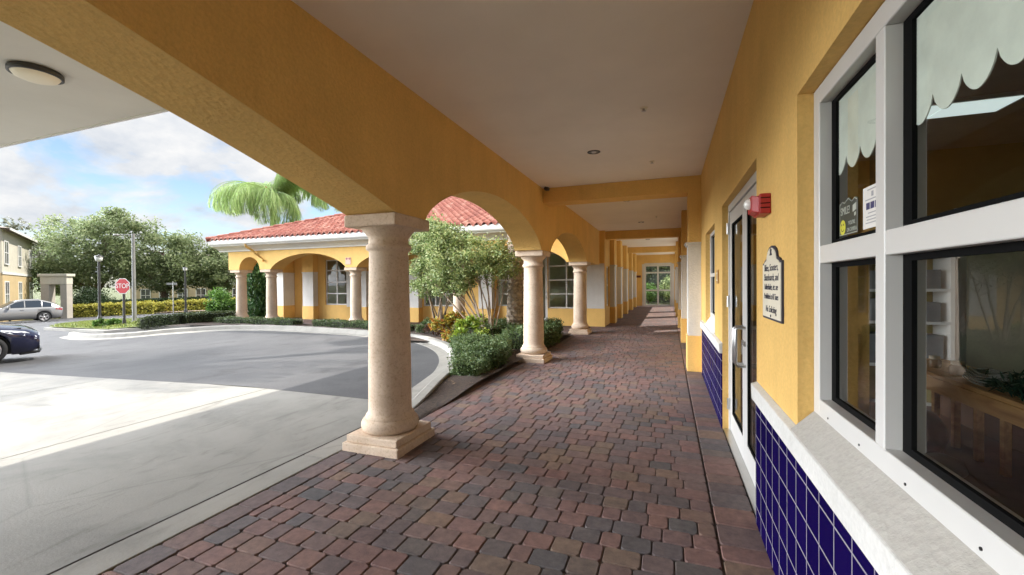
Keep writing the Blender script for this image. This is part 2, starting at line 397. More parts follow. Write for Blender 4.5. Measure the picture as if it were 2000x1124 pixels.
# ------------------------------------------------------------------ mesh builder
class MB:
    def __init__(s):
        s.v = []; s.f = []; s.mi = []; s.sm = []
    def add(s, vs, fs, mi=0, smooth=False):
        o = len(s.v)
        s.v += [tuple(p) for p in vs]
        for f in fs:
            s.f.append(tuple(i + o for i in f)); s.mi.append(mi); s.sm.append(smooth)
    def box(s, a, b, mi=0):
        x0, y0, z0 = a; x1, y1, z1 = b
        s.add([(x0, y0, z0), (x1, y0, z0), (x1, y1, z0), (x0, y1, z0), (x0, y0, z1), (x1, y0, z1), (x1, y1, z1), (x0, y1, z1)],
              [(0, 3, 2, 1), (4, 5, 6, 7), (0, 1, 5, 4), (1, 2, 6, 5), (2, 3, 7, 6), (3, 0, 4, 7)], mi)
    def quad(s, a, b, c, d, mi=0):
        s.add([a, b, c, d], [(0, 1, 2, 3)], mi)
    def poly(s, pts, mi=0):
        s.add(pts, [tuple(range(len(pts)))], mi)
    def prism(s, pts, off, mi=0):
        """closed polygon (3d points) extruded by the vector off"""
        n = len(pts); off = Vector(off)
        q = [Vector(p) for p in pts]
        s.add(q + [p + off for p in q], [tuple(range(n))[::-1], tuple(range(n, 2 * n))] + [(i, (i + 1) % n, n + (i + 1) % n, n + i) for i in range(n)], mi)
    def lathe(s, prof, c=(0, 0, 0), n=32, mi=0, axis='z', smooth=True, cap=True):
        vs = []; fs = []
        for r, h in prof:
            for k in range(n):
                a = 2 * math.pi * k / n
                p = (r * math.cos(a), r * math.sin(a), h)
                if axis == 'y': p = (p[0], p[2], p[1])
                if axis == 'x': p = (p[2], p[0], p[1])
                vs.append((p[0] + c[0], p[1] + c[1], p[2] + c[2]))
        m = len(prof)
        for j in range(m - 1):
            for k in range(n):
                a, b = j * n + k, j * n + (k + 1) % n
                fs.append((a, b, b + n, a + n))
        s.add(vs, fs, mi, smooth)
        if cap:
            s.add(vs[:n][::-1], [tuple(range(n))], mi)
            s.add(vs[-n:], [tuple(range(n))], mi)
    def tube(s, pts, rad, n=8, mi=0, cap=True):
        pts = [Vector(p) for p in pts]
        rads = rad if isinstance(rad, (list, tuple)) else [rad] * len(pts)
        vs = []; fs = []
        prev = None
        for i, p in enumerate(pts):
            d = (pts[min(i + 1, len(pts) - 1)] - pts[max(i - 1, 0)]).normalized()
            if prev is None:
                u = d.orthogonal().normalized()
            else:
                u = (prev - d * prev.dot(d)).normalized()
            prev = u; w = d.cross(u)
            for k in range(n):
                a = 2 * math.pi * k / n
                vs.append(p + (u * math.cos(a) + w * math.sin(a)) * rads[i])
        for i in range(len(pts) - 1):
            for k in range(n):
                a, b = i * n + k, i * n + (k + 1) % n
                fs.append((a, b, b + n, a + n))
        s.add(vs, fs, mi, True)
        if cap:
            s.add(vs[:n][::-1], [tuple(range(n))], mi); s.add(vs[-n:], [tuple(range(n))], mi)
    def build(s, name, mats, parent=None, bevel=0, loc=None, seg=2):
        me = bpy.data.meshes.new(name)
        me.from_pydata(s.v, [], s.f)
        mats = mats if isinstance(mats, (list, tuple)) else [mats]
        for m in mats: me.materials.append(m)
        me.polygons.foreach_set('material_index', s.mi)
        me.polygons.foreach_set('use_smooth', s.sm)
        me.update()
        o = bpy.data.objects.new(name, me)
        COL.objects.link(o)
        if parent: o.parent = parent
        if loc: o.location = loc
        if bevel:
            b = o.modifiers.new('edge', 'BEVEL'); b.width = bevel; b.segments = seg; b.limit_method = 'ANGLE'; b.angle_limit = R(40)
        return o

def leafmesh(name, P, D, U, L, W, mats, parent=None, extra=None, loc=None):
    """P centres, D long direction, U side direction, L lengths, W widths: one lens-shaped face per leaf; extra = MB added (material slot 1)"""
    n = len(P)
    L = np.broadcast_to(L, (n,))[:, None]; W = np.broadcast_to(W, (n,))[:, None]
    Nn = np.cross(D, U)
    a = P - D * L / 2; b = P + U * W / 2 + Nn * W * .12; c = P + D * L / 2; d = P - U * W / 2 + Nn * W * .12
    V = np.stack([a, b, c, d], 1).reshape(-1, 3)
    F = np.arange(4 * n)
    ev = np.array(extra.v, float).reshape(-1, 3) if extra and extra.v else np.zeros((0, 3))
    me = bpy.data.meshes.new(name)
    nv = len(V)
    me.vertices.add(nv + len(ev))
    me.vertices.foreach_set('co', np.concatenate([V, ev]).ravel().astype(np.float32))
    loops = F.tolist(); starts = list(range(0, 4 * n, 4)); mi = [0] * n
    if extra:
        k = len(loops)
        for f, m_ in zip(extra.f, extra.mi):
            starts.append(k); loops += [i + nv for i in f]; k += len(f); mi.append(m_ + 1)
    me.loops.add(len(loops)); me.loops.foreach_set('vertex_index', loops)
    me.polygons.add(len(starts)); me.polygons.foreach_set('loop_start', starts)
    for m in (mats if isinstance(mats, (list, tuple)) else [mats]): me.materials.append(m)
    me.polygons.foreach_set('material_index', mi)
    me.update(calc_edges=True); me.validate()
    o = bpy.data.objects.new(name, me); COL.objects.link(o)
    if parent: o.parent = parent
    if loc: o.location = loc
    return o

def unit(n):
    v = rng.normal(size=(n, 3)); return v / np.linalg.norm(v, axis=1)[:, None]
def perp(D):
    r = unit(len(D)); u = np.cross(D, r); return u / np.linalg.norm(u, axis=1)[:, None]

def clump_leaves(blobs, per, spread=.55):
    """blobs: array (x,y,z,r); leaves thicker near each blob's surface"""
    b = np.repeat(np.asarray(blobs), per, axis=0)
    d = unit(len(b))
    rr = rng.random(len(b)) ** spread
    return b[:, :3] + d * rr[:, None] * b[:, 3:4] * np.array([1, 1, .8])

def ellipsoid_blobs(c, r, n, br, shell=.55):
    d = unit(n); rad = shell + (1 - shell) * rng.random(n) ** .7
    p = np.array(c) + d * rad[:, None] * np.array(r)
    return np.concatenate([p, (br * (.6 + .8 * rng.random(n)))[:, None]], 1)

def tag(o, label=None, cat=None, group=None, kind=None):
    if label: o['label'] = label
    if cat: o['category'] = cat
    if group: o['group'] = group
    if kind: o['kind'] = kind
    return o
def empty(name, loc=(0, 0, 0), rz=0):
    o = bpy.data.objects.new(name, None); COL.objects.link(o)
    o.location = loc; o.rotation_euler = (0, 0, rz); o.empty_display_size = .2
    return o
def copy_tree(o, parent=None):
    c = o.copy(); COL.objects.link(c)
    if parent is not None: c.parent = parent
    for ch in [q for q in o.children]: copy_tree(ch, c)
    return c
def text(name, s, size, mat, X, Y, pos, parent=None, align='CENTER', ext=.0008, shear=0, sx=1):
    cu = bpy.data.curves.new(name, 'FONT'); cu.body = s; cu.size = size; cu.align_x = align; cu.align_y = 'CENTER'
    cu.extrude = ext; cu.shear = shear; cu.materials.append(mat)
    o = bpy.data.objects.new(name, cu); COL.objects.link(o)
    X = Vector(X).normalized(); Y = Vector(Y).normalized(); Z = X.cross(Y)
    m = Matrix((X * sx, Y, Z)).transposed().to_4x4(); m.translation = Vector(pos)
    o.matrix_local = m
    bpy.context.view_layer.update()
    me = bpy.data.meshes.new_from_object(o.evaluated_get(bpy.context.evaluated_depsgraph_get()))
    q = bpy.data.objects.new(name, me); COL.objects.link(q); q.parent = parent; q.matrix_local = m
    bpy.data.objects.remove(o); q.name = name
    return q

def wall_grid(mb, axis, c0, c1, u0, u1, z0, z1, openings, mi=0):
    """wall slab between c0 and c1 on the axis ('x': runs along y; 'y': runs along x) with rectangular openings (ua,ub,za,zb)"""
    us = sorted({u0, u1, *[max(u0, min(u1, q)) for o in openings for q in o[:2]]})
    zs = sorted({z0, z1, *[max(z0, min(z1, q)) for o in openings for q in o[2:]]})
    def P(c, u, z): return (c, u, z) if axis == 'x' else (u, c, z)
    def hole(i, j):
        if i < 0 or j < 0 or i >= len(us) - 1 or j >= len(zs) - 1: return True
        um = (us[i] + us[i + 1]) / 2; zm = (zs[j] + zs[j + 1]) / 2
        return any(o[0] < um < o[1] and o[2] < zm < o[3] for o in openings)
    for i in range(len(us) - 1):
        for j in range(len(zs) - 1):
            if hole(i, j): continue
            a, b, c, d = us[i], us[i + 1], zs[j], zs[j + 1]
            mb.quad(P(c0, a, c), P(c0, a, d), P(c0, b, d), P(c0, b, c), mi)
            mb.quad(P(c1, a, c), P(c1, b, c), P(c1, b, d), P(c1, a, d), mi)
            if hole(i - 1, j): mb.quad(P(c0, a, c), P(c1, a, c), P(c1, a, d), P(c0, a, d), mi)
            if hole(i + 1, j): mb.quad(P(c0, b, c), P(c0, b, d), P(c1, b, d), P(c1, b, c), mi)
            if hole(i, j - 1): mb.quad(P(c0, a, c), P(c0, b, c), P(c1, b, c), P(c1, a, c), mi)
            if hole(i, j + 1): mb.quad(P(c0, a, d), P(c1, a, d), P(c1, b, d), P(c0, b, d), mi)

# ================================================================== SETTING
def sheet(name, xs, ylim, ny, mat, dz, zf=gz):
    mb = MB(); vs = []; fs = []
    for x in xs:
        a, b = ylim(x)
        for j in range(ny + 1):
            y = a + (b - a) * j / ny
            vs.append((x, y, zf(x, y) + dz))
    m = ny + 1
    for i in range(len(xs) - 1):
        for j in range(ny):
            fs.append((i * m + j, (i + 1) * m + j, (i + 1) * m + j + 1, i * m + j + 1))
    mb.add(vs, fs)
    return tag(mb.build(name, mat), kind='structure')

def lin(a, b, n): return [a + (b - a) * i / n for i in range(n + 1)]
def interp(pts, x):
    pts = sorted(pts)
    if x <= pts[0][0]: return pts[0][1]
    for (a, p), (b, q) in zip(pts, pts[1:]):
        if x <= b: return p + (q - p) * (x - a) / (b - a)
    return pts[-1][1]

# ground to the horizon
xs = [-1600, -700, -300, -150] + lin(-110, -40, 35) + lin(-39, 4, 43) + [12, 30, 80, 200, 600, 1600]
ys = [-1600, -600, -200, -80, -40, -20, -10, 0] + lin(3, 16, 26) + lin(17, 60, 22) + [80, 120, 200, 400, 800, 1600]
mb = MB(); m_ = len(ys)
mb.add([(x, y, gz(x, y) - .06) for x in xs for y in ys],
       [(i * m_ + j, (i + 1) * m_ + j, (i + 1) * m_ + j + 1, i * m_ + j + 1) for i in range(len(xs) - 1) for j in range(m_ - 1)])
tag(mb.build('ground', M['grassground']), kind='structure')

# asphalt: the turning loop and the street beyond
yfar = [(-62, 15.5), (-58, 21), (-55, 24.3), (-51, 27.5), (-46, 29), (-40, 29), (-30, 24), (-22, 17), (-17, 12.1), (-2.86, 12.1)]
sheet('asphalt_road', lin(-62, -17, 60) + lin(-16.6, -2.86, 36), lambda x: (4.612, interp(yfar, x)), 30, M['asphalt'], -.004)

# concrete apron, cast in slabs with open joints
mb = MB()
xb = [-3.045, -5.48, -9.2, -13.0, -17, -21, -25, -32, -40]
yb_ = [4.6, -.4, -5.4, -9]
for i in range(len(xb) - 1):
    for j in range(len(yb_) - 1):
        x1, x0 = xb[i] - .007, xb[i + 1] + .007
        y1, y0 = yb_[j] - .006, yb_[j + 1] + .006
        n = max(2, int((x1 - x0) / 1.2))
        vs = []; fs = []
        for k in range(n + 1):
            x = x0 + (x1 - x0) * k / n
            for y in (y0, y1): vs.append((x, y, gz(x, y)))
        for k in range(n): fs.append((2 * k, 2 * k + 2, 2 * k + 3, 2 * k + 1))
        mb.add(vs, fs)
tag(mb.build('concrete_driveway', M['concrete']), kind='structure')
mb = MB()
for y0, y1 in ((-9, -2.2), (-2.2, .6), (.6, 2.9), (2.9, 4.25)):
    mb.box((-3.03, y0 + .005, -.12), (-2.79, y1 - .005, .004))
tag(mb.build('concrete_edge_strip', M['kerb'], bevel=.006), kind='structure')
mb = MB(); mb.quad((-3.2, -9, -.03), (-2.6, -9, -.03), (-2.6, 4.7, -.03), (-3.2, 4.7, -.03))
tag(mb.build('joint_bed', M['joint']), kind='structure')

# kerb and gutter round the planting bed
kp = [(-2.80, 4.05), (-2.88, 4.5), (-3.0, 5.05), (-3.2, 5.9), (-3.42, 6.65), (-3.9, 7.65), (-4.6, 8.65), (-5.5, 9.5), (-6.7, 10.3), (-8.5, 10.75), (-10.6, 11.05), (-12.7, 11.15), (-14.5, 10.95), (-16.4, 10.35), (-18.3, 9.75), (-20.3, 9.6), (-22, 9.9)]
def catmull(p, k=6):
    out = []
    q = [p[0]] + list(p) + [p[-1]]
    for i in range(1, len(q) - 2):
        for t in range(k):
            t /= k
            a, b, c, d = (np.array(q[i + o], float) for o in (-1, 0, 1, 2))
            out.append(tuple(.5 * (2 * b + (c - a) * t + (2 * a - 5 * b + 4 * c - d) * t * t + (3 * b - a - 3 * c + d) * t ** 3)))
    out.append(tuple(p[-1]))
    return out
kpath = catmull(kp)
mb = MB()
def kprof(h): return [(0, -.1), (0, h), (.015, h + .012), (.13, h + .012), (.155, h - .005), (.19, .008), (.42, .003), (.42, -.1)]
vs = []; npf = 8
for i, p in enumerate(kpath):
    a = np.array(kpath[max(0, i - 1)]); b = np.array(kpath[min(len(kpath) - 1, i + 1)])
    t = (b - a) / np.linalg.norm(b - a); nrm = np.array([-t[1], t[0]])   # towards the road
    h = .008 + .105 * ss(4.2, 5.8, p[1] if p[0] > -8 else 9)
    for o, z in kprof(h):
        q = np.array(p) + nrm * o
        vs.append((q[0], q[1], gz(q[0], q[1]) + z))
fs = [(i * npf + j, i * npf + j + 1, (i + 1) * npf + j + 1, (i + 1) * npf + j) for i in range(len(kpath) - 1) for j in range(npf - 1)]
mb.add(vs, fs)
tag(mb.build('kerb', M['kerb']), kind='structure')

# planting bed behind the kerb
vs = []; fs = []; nb = 8
bedpath = [p for p in kpath if p[0] > -17.2]
for p in bedpath:
    for j in range(nb + 1):
        t = j / nb
        yb2 = 12.1
        if p[0] > -3.45:      # the narrow start: run across to the walkway edge
            q = (p[0] + (-2.6 - p[0]) * t, p[1] + t * .02)
        else:
            q = (p[0] + t * max(0, (-2.6 - p[0])) * (1 if p[1] < 9.6 else .0), p[1] + (0 if p[1] < 9.6 else (yb2 - p[1]) * t))
        vs.append((q[0], q[1], .075 * ss(4.3, 5.8, p[1]) + .02 * math.sin(q[0] * 5) * math.sin(q[1] * 4) * (1 if 0 < j < nb else 0) + .005))
for i in range(len(bedpath) - 1):
    for j in range(nb):
        a = i * (nb + 1) + j
        fs.append((a, a + 1, a + nb + 2, a + nb + 1))
mb = MB(); mb.add(vs, fs, 0, True)
mb.add([(-6.9, 9.4, .06), (-2.6, 9.4, .06), (-2.6, 12.1, .06), (-6.9, 12.1, .06)], [(0, 1, 2, 3)])
tag(mb.build('planting_bed', M['soil']), kind='structure')

# brick walkway: real pavers on a sand bed
mb = MB()
mb.quad((-2.79, -3, -.012), (.60, -3, -.012), (.60, 29.2, -.012), (-2.79, 29.2, -.012))
tag(mb.build('walkway_sand_bed', M['joint']), kind='structure')
mb = MB()
def paver(x0, x1, y0, y1, z=0.0, det=True):
    g = .0024
    x0 += g + random.uniform(0, .0015); x1 -= g + random.uniform(0, .0015); y0 += g; y1 -= g
    tz = random.uniform(-.0008, .0008)
    c = .014
    def ring(i, zz, c_):
        a0, a1, b0, b1 = x0 + i, x1 - i, y0 + i, y1 - i
        return [(a0 + c_, b0, zz), (a1 - c_, b0, zz), (a1, b0 + c_, zz), (a1, b1 - c_, zz), (a1 - c_, b1, zz), (a0 + c_, b1, zz), (a0, b1 - c_, zz), (a0, b0 + c_, zz)]
    if not det:
        mb.add(ring(0, z + tz, c * .6), [tuple(range(8))]); return
    v = ring(0, z - .012, c) + ring(0, z - .006 + tz, c) + ring(.004, z + tz, c * .9)
    f = [tuple(range(16, 24))]
    for k in range(2):
        for j in range(8):
            f.append((k * 8 + j, k * 8 + (j + 1) % 8, k * 8 + 8 + (j + 1) % 8, k * 8 + 8 + j))
    mb.add(v, f)
y = -1.2
PITCH = .1465
while y < 29.15:
    x = -2.60 - random.uniform(0, .1)
    x0 = -2.60
    while x0 < .262 - .03:
        w = random.choice((.120, .168, .168, .168, .205))
        if x0 == -2.60: w *= random.uniform(.6, 1)
        x1 = x0 + w
        if .262 - x1 < .08: x1 = .262
        paver(x0, x1, y, y + PITCH, det=y < 16)
        x0 = x1
    y += PITCH
y = -1.2
while y < 8.0:
    paver(-2.785, -2.607, y, y + .235); y += .235
y = -1.2
while y < 29.1:
    l = random.choice((.15, .15, .225))
    paver(.270, .52, y, y + l, det=y < 16); y += l
tag(mb.build('brick_walkway', M['paver']), kind='structure')
# the wing's own walk behind its columns
mb = MB()
y = 12.10
while y < 14.8:
    x = -16.9 - random.random() * .2
    while x < -2.62:
        w = random.choice((.163, .205, .24)); paver(x, min(x + w, -2.6), y, y + PITCH, det=False); x += w
    y += PITCH
tag(mb.build('wing_walkway', M['paver']), kind='structure')
mb = MB(); mb.quad((-17, 12.09, -.012), (-2.6, 12.09, -.012), (-2.6, 14.86, -.012), (-17, 14.86, -.012))
tag(mb.build('wing_walkway_bed', M['joint']), kind='structure')

# ================================================================== THE ARCADE BUILDING
arc = tag(empty('arcade_building'), 'long yellow stucco arcade with white ceiling and blue tiled shopfront', 'building')
XI, XO = -2.22, -2.75        # inner and outer face of the row of arches
XW = .515                    # shopfront wall
ZC = 3.29                    # ceiling
A1 = [(3.15, 2.13), (2.92, 2.20), (2.5, 2.315), (2.0, 2.45), (1.6, 2.545), (1.3, 2.61), (1.06, 2.66), (.6, 2.735), (.1, 2.785), (-.4, 2.80)]
def archz(y):
    if y < 3.15:
        yy = y if y > -.4 else -.8 - y
        if yy >= 3.15: return 2.13
        return interp([(a, b) for a, b in A1], yy)
    for c, h in ((5.66, 2.02), (10.38, 2.02)):
        u = abs(y - c) / h
        if u < 1: return 2.13 + .585 * (1 - u * u) ** .72
    return 2.13
ysamp = lin(-6, -3.9, 3) + lin(-3.85, 3.10, 80) + [3.15, 3.3, 3.6]
for c, h in ((5.66, 2.02), (10.38, 2.02)):
    ysamp += [c - h * math.cos(math.pi * k / 56) for k in range(57)]
ysamp += [12.5, 13.0, 14.0, 14.84]
ysamp = sorted(set(round(q, 5) for q in ysamp))
mb = MB()
vs = [p for q in ysamp for p in ((XI, q, archz(q)), (XI, q, 3.60), (XO, q, archz(q)), (XO, q, 3.60))]
fi = []; fo = []
n = len(ysamp)
mb.add(vs, [(4 * i, 4 * i + 1, 4 * i + 5, 4 * i + 4) for i in range(n - 1)] + [(4 * i + 2, 4 * i + 6, 4 * i + 7, 4 * i + 3) for i in range(n - 1)], 0)
mb.add([v for q in ysamp for v in ((XI, q, archz(q)), (XO, q, archz(q)))], [(2 * i, 2 * i + 2, 2 * i + 3, 2 * i + 1) for i in range(n - 1)], 1, True)
mb.add([(XI, -6, 2.13), (XO, -6, 2.13), (XO, -6, 3.6), (XI, -6, 3.6)], [(0, 1, 2, 3)])
mb.build('arcade_wall', [M['yellow'], M['yellow_rough']], arc)

# cast stone columns
def make_column(parent):
    mb = MB()
    prof = [(.226, .262), (.223, .285), (.207, .30), (.198, .33)]
    for k in range(1, 11):
        t = k / 10; prof.append((.198 - .019 * t ** 1.6, .33 + 1.47 * t))
    prof += [(.184, 1.812), (.204, 1.822), (.209, 1.845), (.204, 1.868), (.184, 1.876), (.181, 1.93), (.19, 1.945), (.205, 1.965), (.235, 2.0), (.252, 2.022)]
    mb.lathe(prof, n=40)
    # torus
    tor = [(.214 + .050 * math.cos(a), .20 + .062 * math.sin(a)) for a in [R(-90 + 180 * k / 10) for k in range(11)]]
    mb.lathe(tor, n=40)
    c = mb.build('column', M['stone'], parent)
    p = MB(); p.box((-.295, -.315, -.02), (.295, .315, .074)); p.box((-.268, -.288, .074), (.268, .288, .14))
    p.build('pedestal', M['stone'], c, bevel=.008)
    p = MB(); p.box((-.274, -.285, 2.02), (.274, .285, 2.128))
    p.build('capital_slab', M['stone'], c, bevel=.012)
    return c
col0 = make_column(arc)
col0.location = (-2.485, 3.41, 0)
for yy in (8.02, 12.72):
    c = copy_tree(col0, arc); c.location = (-2.485, yy, 0)
    c.rotation_euler = (0, 0, math.pi if yy < 9 else 0)

# ceiling and roof
mb = MB(); mb.box((XI, -6, ZC), (XW, 29, ZC + .2))
mb.build('ceiling', M['ceil'], arc)
mb = MB()
for y0, y1 in ((7.8, 8.22), (15.1, 15.5), (22.4, 22.8)):
    q = MB(); q.box((XI if y0 < 14 else -2.05, y0, 3.02), (XW, y1, ZC))
    q.build('cross_beam', M['yellow'], arc, bevel=.006)
mb = MB()
sl = .33
mb.add([(-3.2, -6, 3.55), (-3.2, 11.6, 3.55), (5, 15, 3.55 + 8.2 * sl), (5, -6, 3.55 + 8.2 * sl), (13, -6, 3.55), (13, 15, 3.55)],
       [(0, 3, 2, 1), (3, 4, 5, 2)])
mb.add([(-3.2, -6, 3.45), (-3.2, 11.6, 3.45), (-3.2, 11.6, 3.55), (-3.2, -6, 3.55)], [(0, 1, 2, 3)])
mb.add([(-3.2, -6, 3.45), (-2.75, -6, 3.45), (-2.75, 11.6, 3.45), (-3.2, 11.6, 3.45)], [(0, 1, 2, 3)])
mb.build('roof', M['roof'], arc)

# shopfront wall with its openings
WIN1 = (-1.30, 2.125, .866, 2.29)
DOOR = (3.02, 4.83, -.05, 2.27)
WIN2 = (5.58, 6.90, .868, 2.20)
BAYS = [(14.35, 14.98, -.05, 2.05), (16.4, 19.9, -.05, 2.95), (20.5, 23.4, -.05, 2.95), (23.95, 28.85, -.05, 2.95)]
mb = MB(); wall_grid(mb, 'x', XW, XW + .25, -6, 13.6, 0, ZC + .3, [WIN1, DOOR, WIN2])
wall_grid(mb, 'x', XW, XW + .25, 13.6, 29, 0, ZC + .02, BAYS)
mb.build('shopfront_wall', M['yellow'], arc)

def wainscot(parts):
    m1 = MB()
    for y0, y1 in parts: m1.box((XW - .008, y0, 0), (XW - .001, y1, .77))
    m1.box((XW - .008, 4.832, 0), (XW + .09, 4.839, .77))       # return into the doorway
    m1.box((XW - .008, 3.011, 0), (XW + .09, 3.018, .77))
    m1.build('tile_wainscot', M['tile'], arc)
# return faces stand 1 mm proud of the jambs
wainscot([(-6, 3.011), (4.839, 7.6)])
def capmould(y0, y1):
    m1 = MB()
    m1.prism([(XW - .030, y0, .772), (XW - .034, y0, .868), (XW + .002, y0, .884), (XW + .002, y0, .772)], (0, y1 - y0, 0))
    m1.build('wall_cap', M['white_stucco'], arc, bevel=.005)
capmould(-6, 3.02); capmould(4.83, 7.6)
mb = MB(); mb.prism([(XW - .028, -1.30, .870), (XW + .06, -1.30, .958), (XW + .12, -1.30, .958), (XW + .12, -1.30, .870)], (0, 1.30 + 2.122, 0))
mb.build('window_sill', M['sill'], arc, bevel=.003)
mb = MB(); mb.prism([(XW - .02, 5.585, .872), (XW + .07, 5.585, 1.012), (XW + .12, 5.585, 1.012), (XW + .12, 5.585, .872)], (0, 1.31, 0))
mb.build('window_sill', M['white_stucco'], arc)

def window(parent, name, axis, cf, sgn, us, zs, fw, mw, depth, rec, gw, label=None, glass='glass', mh=None):
    mh = mh or mw
    """us / zs: edges of the lights along u and z. cf: plane of the outer face, sgn: +1 when the inside lies towards +axis.
    fw outer frame width, mw bar width, depth of the section, rec: how far the glass stands back, gw gasket width"""
    f = MB(); g = MB(); p = MB()
    def bx(m, c0, c1, u0, u1, z0, z1):
        a, b = sorted((cf + sgn * c0, cf + sgn * c1))
        if axis == 'x': m.box((a, u0, z0), (b, u1, z1))
        else: m.box((u0, a, z0), (u1, b, z1))
    U0, U1, Z0, Z1 = us[0], us[-1], zs[0], zs[-1]
    bx(f, 0, depth, U0, U0 + fw, Z0, Z1); bx(f, 0, depth, U1 - fw, U1, Z0, Z1)
    bx(f, 0, depth, U0 + fw, U1 - fw, Z0, Z0 + fw); bx(f, 0, depth, U0 + fw, U1 - fw, Z1 - fw, Z1)
    ucl = [U0 + fw] + [q for k in us[1:-1] for q in (k - mw / 2, k + mw / 2)] + [U1 - fw]
    zcl = [Z0 + fw] + [q for k in zs[1:-1] for q in (k - mh / 2, k + mh / 2)] + [Z1 - fw]
    for k in us[1:-1]: bx(f, .0, depth, k - mw / 2, k + mw / 2, Z0 + fw, Z1 - fw)
    for i in range(0, len(ucl), 2):
        for k in zs[1:-1]: bx(f, .002, depth - .002, ucl[i], ucl[i + 1], k - mh / 2, k + mh / 2)
    fo = f.build(name, M['white'], parent, bevel=.0025, seg=1)
    for i in range(0, len(ucl), 2):
        for j in range(0, len(zcl), 2):
            a, b, c, d = ucl[i], ucl[i + 1], zcl[j], zcl[j + 1]
            if gw:
                bx(g, rec, rec + .012, a, a + gw, c, d); bx(g, rec, rec + .012, b - gw, b, c, d)
                bx(g, rec, rec + .012, a + gw, b - gw, c, c + gw * .45); bx(g, rec, rec + .012, a + gw, b - gw, d - gw * .4, d)
            x = cf + sgn * (rec + .006)
            if axis == 'x': p.quad((x, a, c), (x, b, c), (x, b, d), (x, a, d))
            else: p.quad((a, x, c), (b, x, c), (b, x, d), (a, x, d))
    if gw: g.build('gasket', M['gasket'], fo)
    p.build('pane', M[glass], fo)
    if label: tag(fo, label)
    return fo
w1 = window(arc, 'window', 'x', XW + .058, 1, [-1.30, .10, 1.525, 2.122], [.953, 1.608, 2.288], .07, .056, .095, .042, .046, mh=.070)
for k in range(12):
    mb = MB(); mb.lathe([(.0038, 0), (.0038, .003)], c=(XW + .0555, 1.95 - .285 * k, .975), n=10, axis='x'); mb.build('weep_hole', M['black'], w1)
window(arc, 'window', 'x', XW + .06, 1, [5.585, 6.05, 6.895], [1.012, 1.60, 2.198], .05, .05, .06, .03, .02)

# entrance: two glazed leaves
FX = XW + .055
mb = MB()
mb.box((FX, 4.785, 0), (FX + .1, 4.828, 2.268)); mb.box((FX, 3.022, 0), (FX + .1, 3.065, 2.268)); mb.box((FX, 3.065, 2.20), (FX + .1, 4.785, 2.268))
fr = mb.build('door_frame', M['white'], arc, bevel=.003)
mb = MB(); mb.box((FX - .05, 3.03, .0015), (FX + .1, 4.82, .014)); mb.build('threshold', M['steel'], fr)
def leaf_door(y0, y1, hinge_y):
    d = MB(); x0, x1 = FX + .012, FX + .056
    d.box((x0, y0, .016), (x1, y0 + .10, 2.194)); d.box((x0, y1 - .10, .016), (x1, y1, 2.194))
    d.box((x0, y0 + .10, .016), (x1, y1 - .10, .20)); d.box((x0, y0 + .10, 2.07), (x1, y1 - .10, 2.194))
    o = d.build('entrance_door', M['white'], arc, bevel=.003)
    g = MB()
    xa, xb = FX + .016, FX + .03
    g.box((xa, y0 + .10, .20), (xb, y0 + .125, 2.07)); g.box((xa, y1 - .125, .20), (xb, y1 - .10, 2.07))
    g.box((xa, y0 + .125, .20), (xb, y1 - .125, .222)); g.box((xa, y0 + .125, 2.048), (xb, y1 - .125, 2.07))
    g.build('gasket', M['gasket'], o)
    p = MB(); p.quad((FX + .028, y0 + .1, .2), (FX + .028, y1 - .1, .2), (FX + .028, y1 - .1, 2.07), (FX + .028, y0 + .1, 2.07))
    p.build('pane', M['glass'], o)
    hy = y0 + .05 if hinge_y > y0 + .3 else y1 - .05
    h = MB(); s = -1
    h.tube([(FX + .012, hy, 1.13), (FX - .045, hy, 1.13), (FX - .06, hy, 1.115), (FX - .06, hy, .835), (FX - .045, hy, .82), (FX + .012, hy, .82)], .012, 10)
    h.lathe([(.022, FX - .002), (.022, FX + .012)], c=(0, hy, 1.0), n=16, axis='x')
    h.build('handle', M['steel'], o)
    for z in (.22, 1.25, 1.98):
        k = MB(); k.tube([(FX - .008, hinge_y, z), (FX - .008, hinge_y, z + .11)], .011, 8)
        k.build('hinge', M['steel'], o)
leaf_door(3.93, 4.783, 4.79); leaf_door(3.067, 3.922, 3.06)

# pilasters along the shopfront
def pilaster(x0, x1, y0, y1, zt, side):
    """side: -1 juts towards -x from the right wall; +1 from the left wall"""
    p = MB(); p.box((x0, y0, 0), (x1, y1, zt))
    e = .022
    def o(a): return (x0 - a if side < 0 else x0, x1 + a if side > 0 else x1)
    po = p.build('pilaster', M['yellow'], arc, bevel=.006)
    a, b = o(e); p = MB(); p.box((a, y0 - e, 0), (b, y1 + e, .60)); p.build('plinth', M['yellow'], po, bevel=.006)
    w = MB(); a, b = o(.006); w.box((a, y0 - .006, .602), (b, y1 + .006, 2.12))
    a, b = o(.028); w.box((a, y0 - .028, 2.12), (b, y1 + .028, 2.145)); a, b = o(.045); w.box((a, y0 - .045, 2.145), (b, y1 + .045, 2.172))
    w.build('white_panel', M['white_stucco'], po, bevel=.004)
for y0 in (7.80, 11.45, 15.10, 20.0, 23.45):
    pilaster(.315, XW, y0, y0 + .42, ZC if y0 not in (7.80, 15.10) else 3.02, -1)

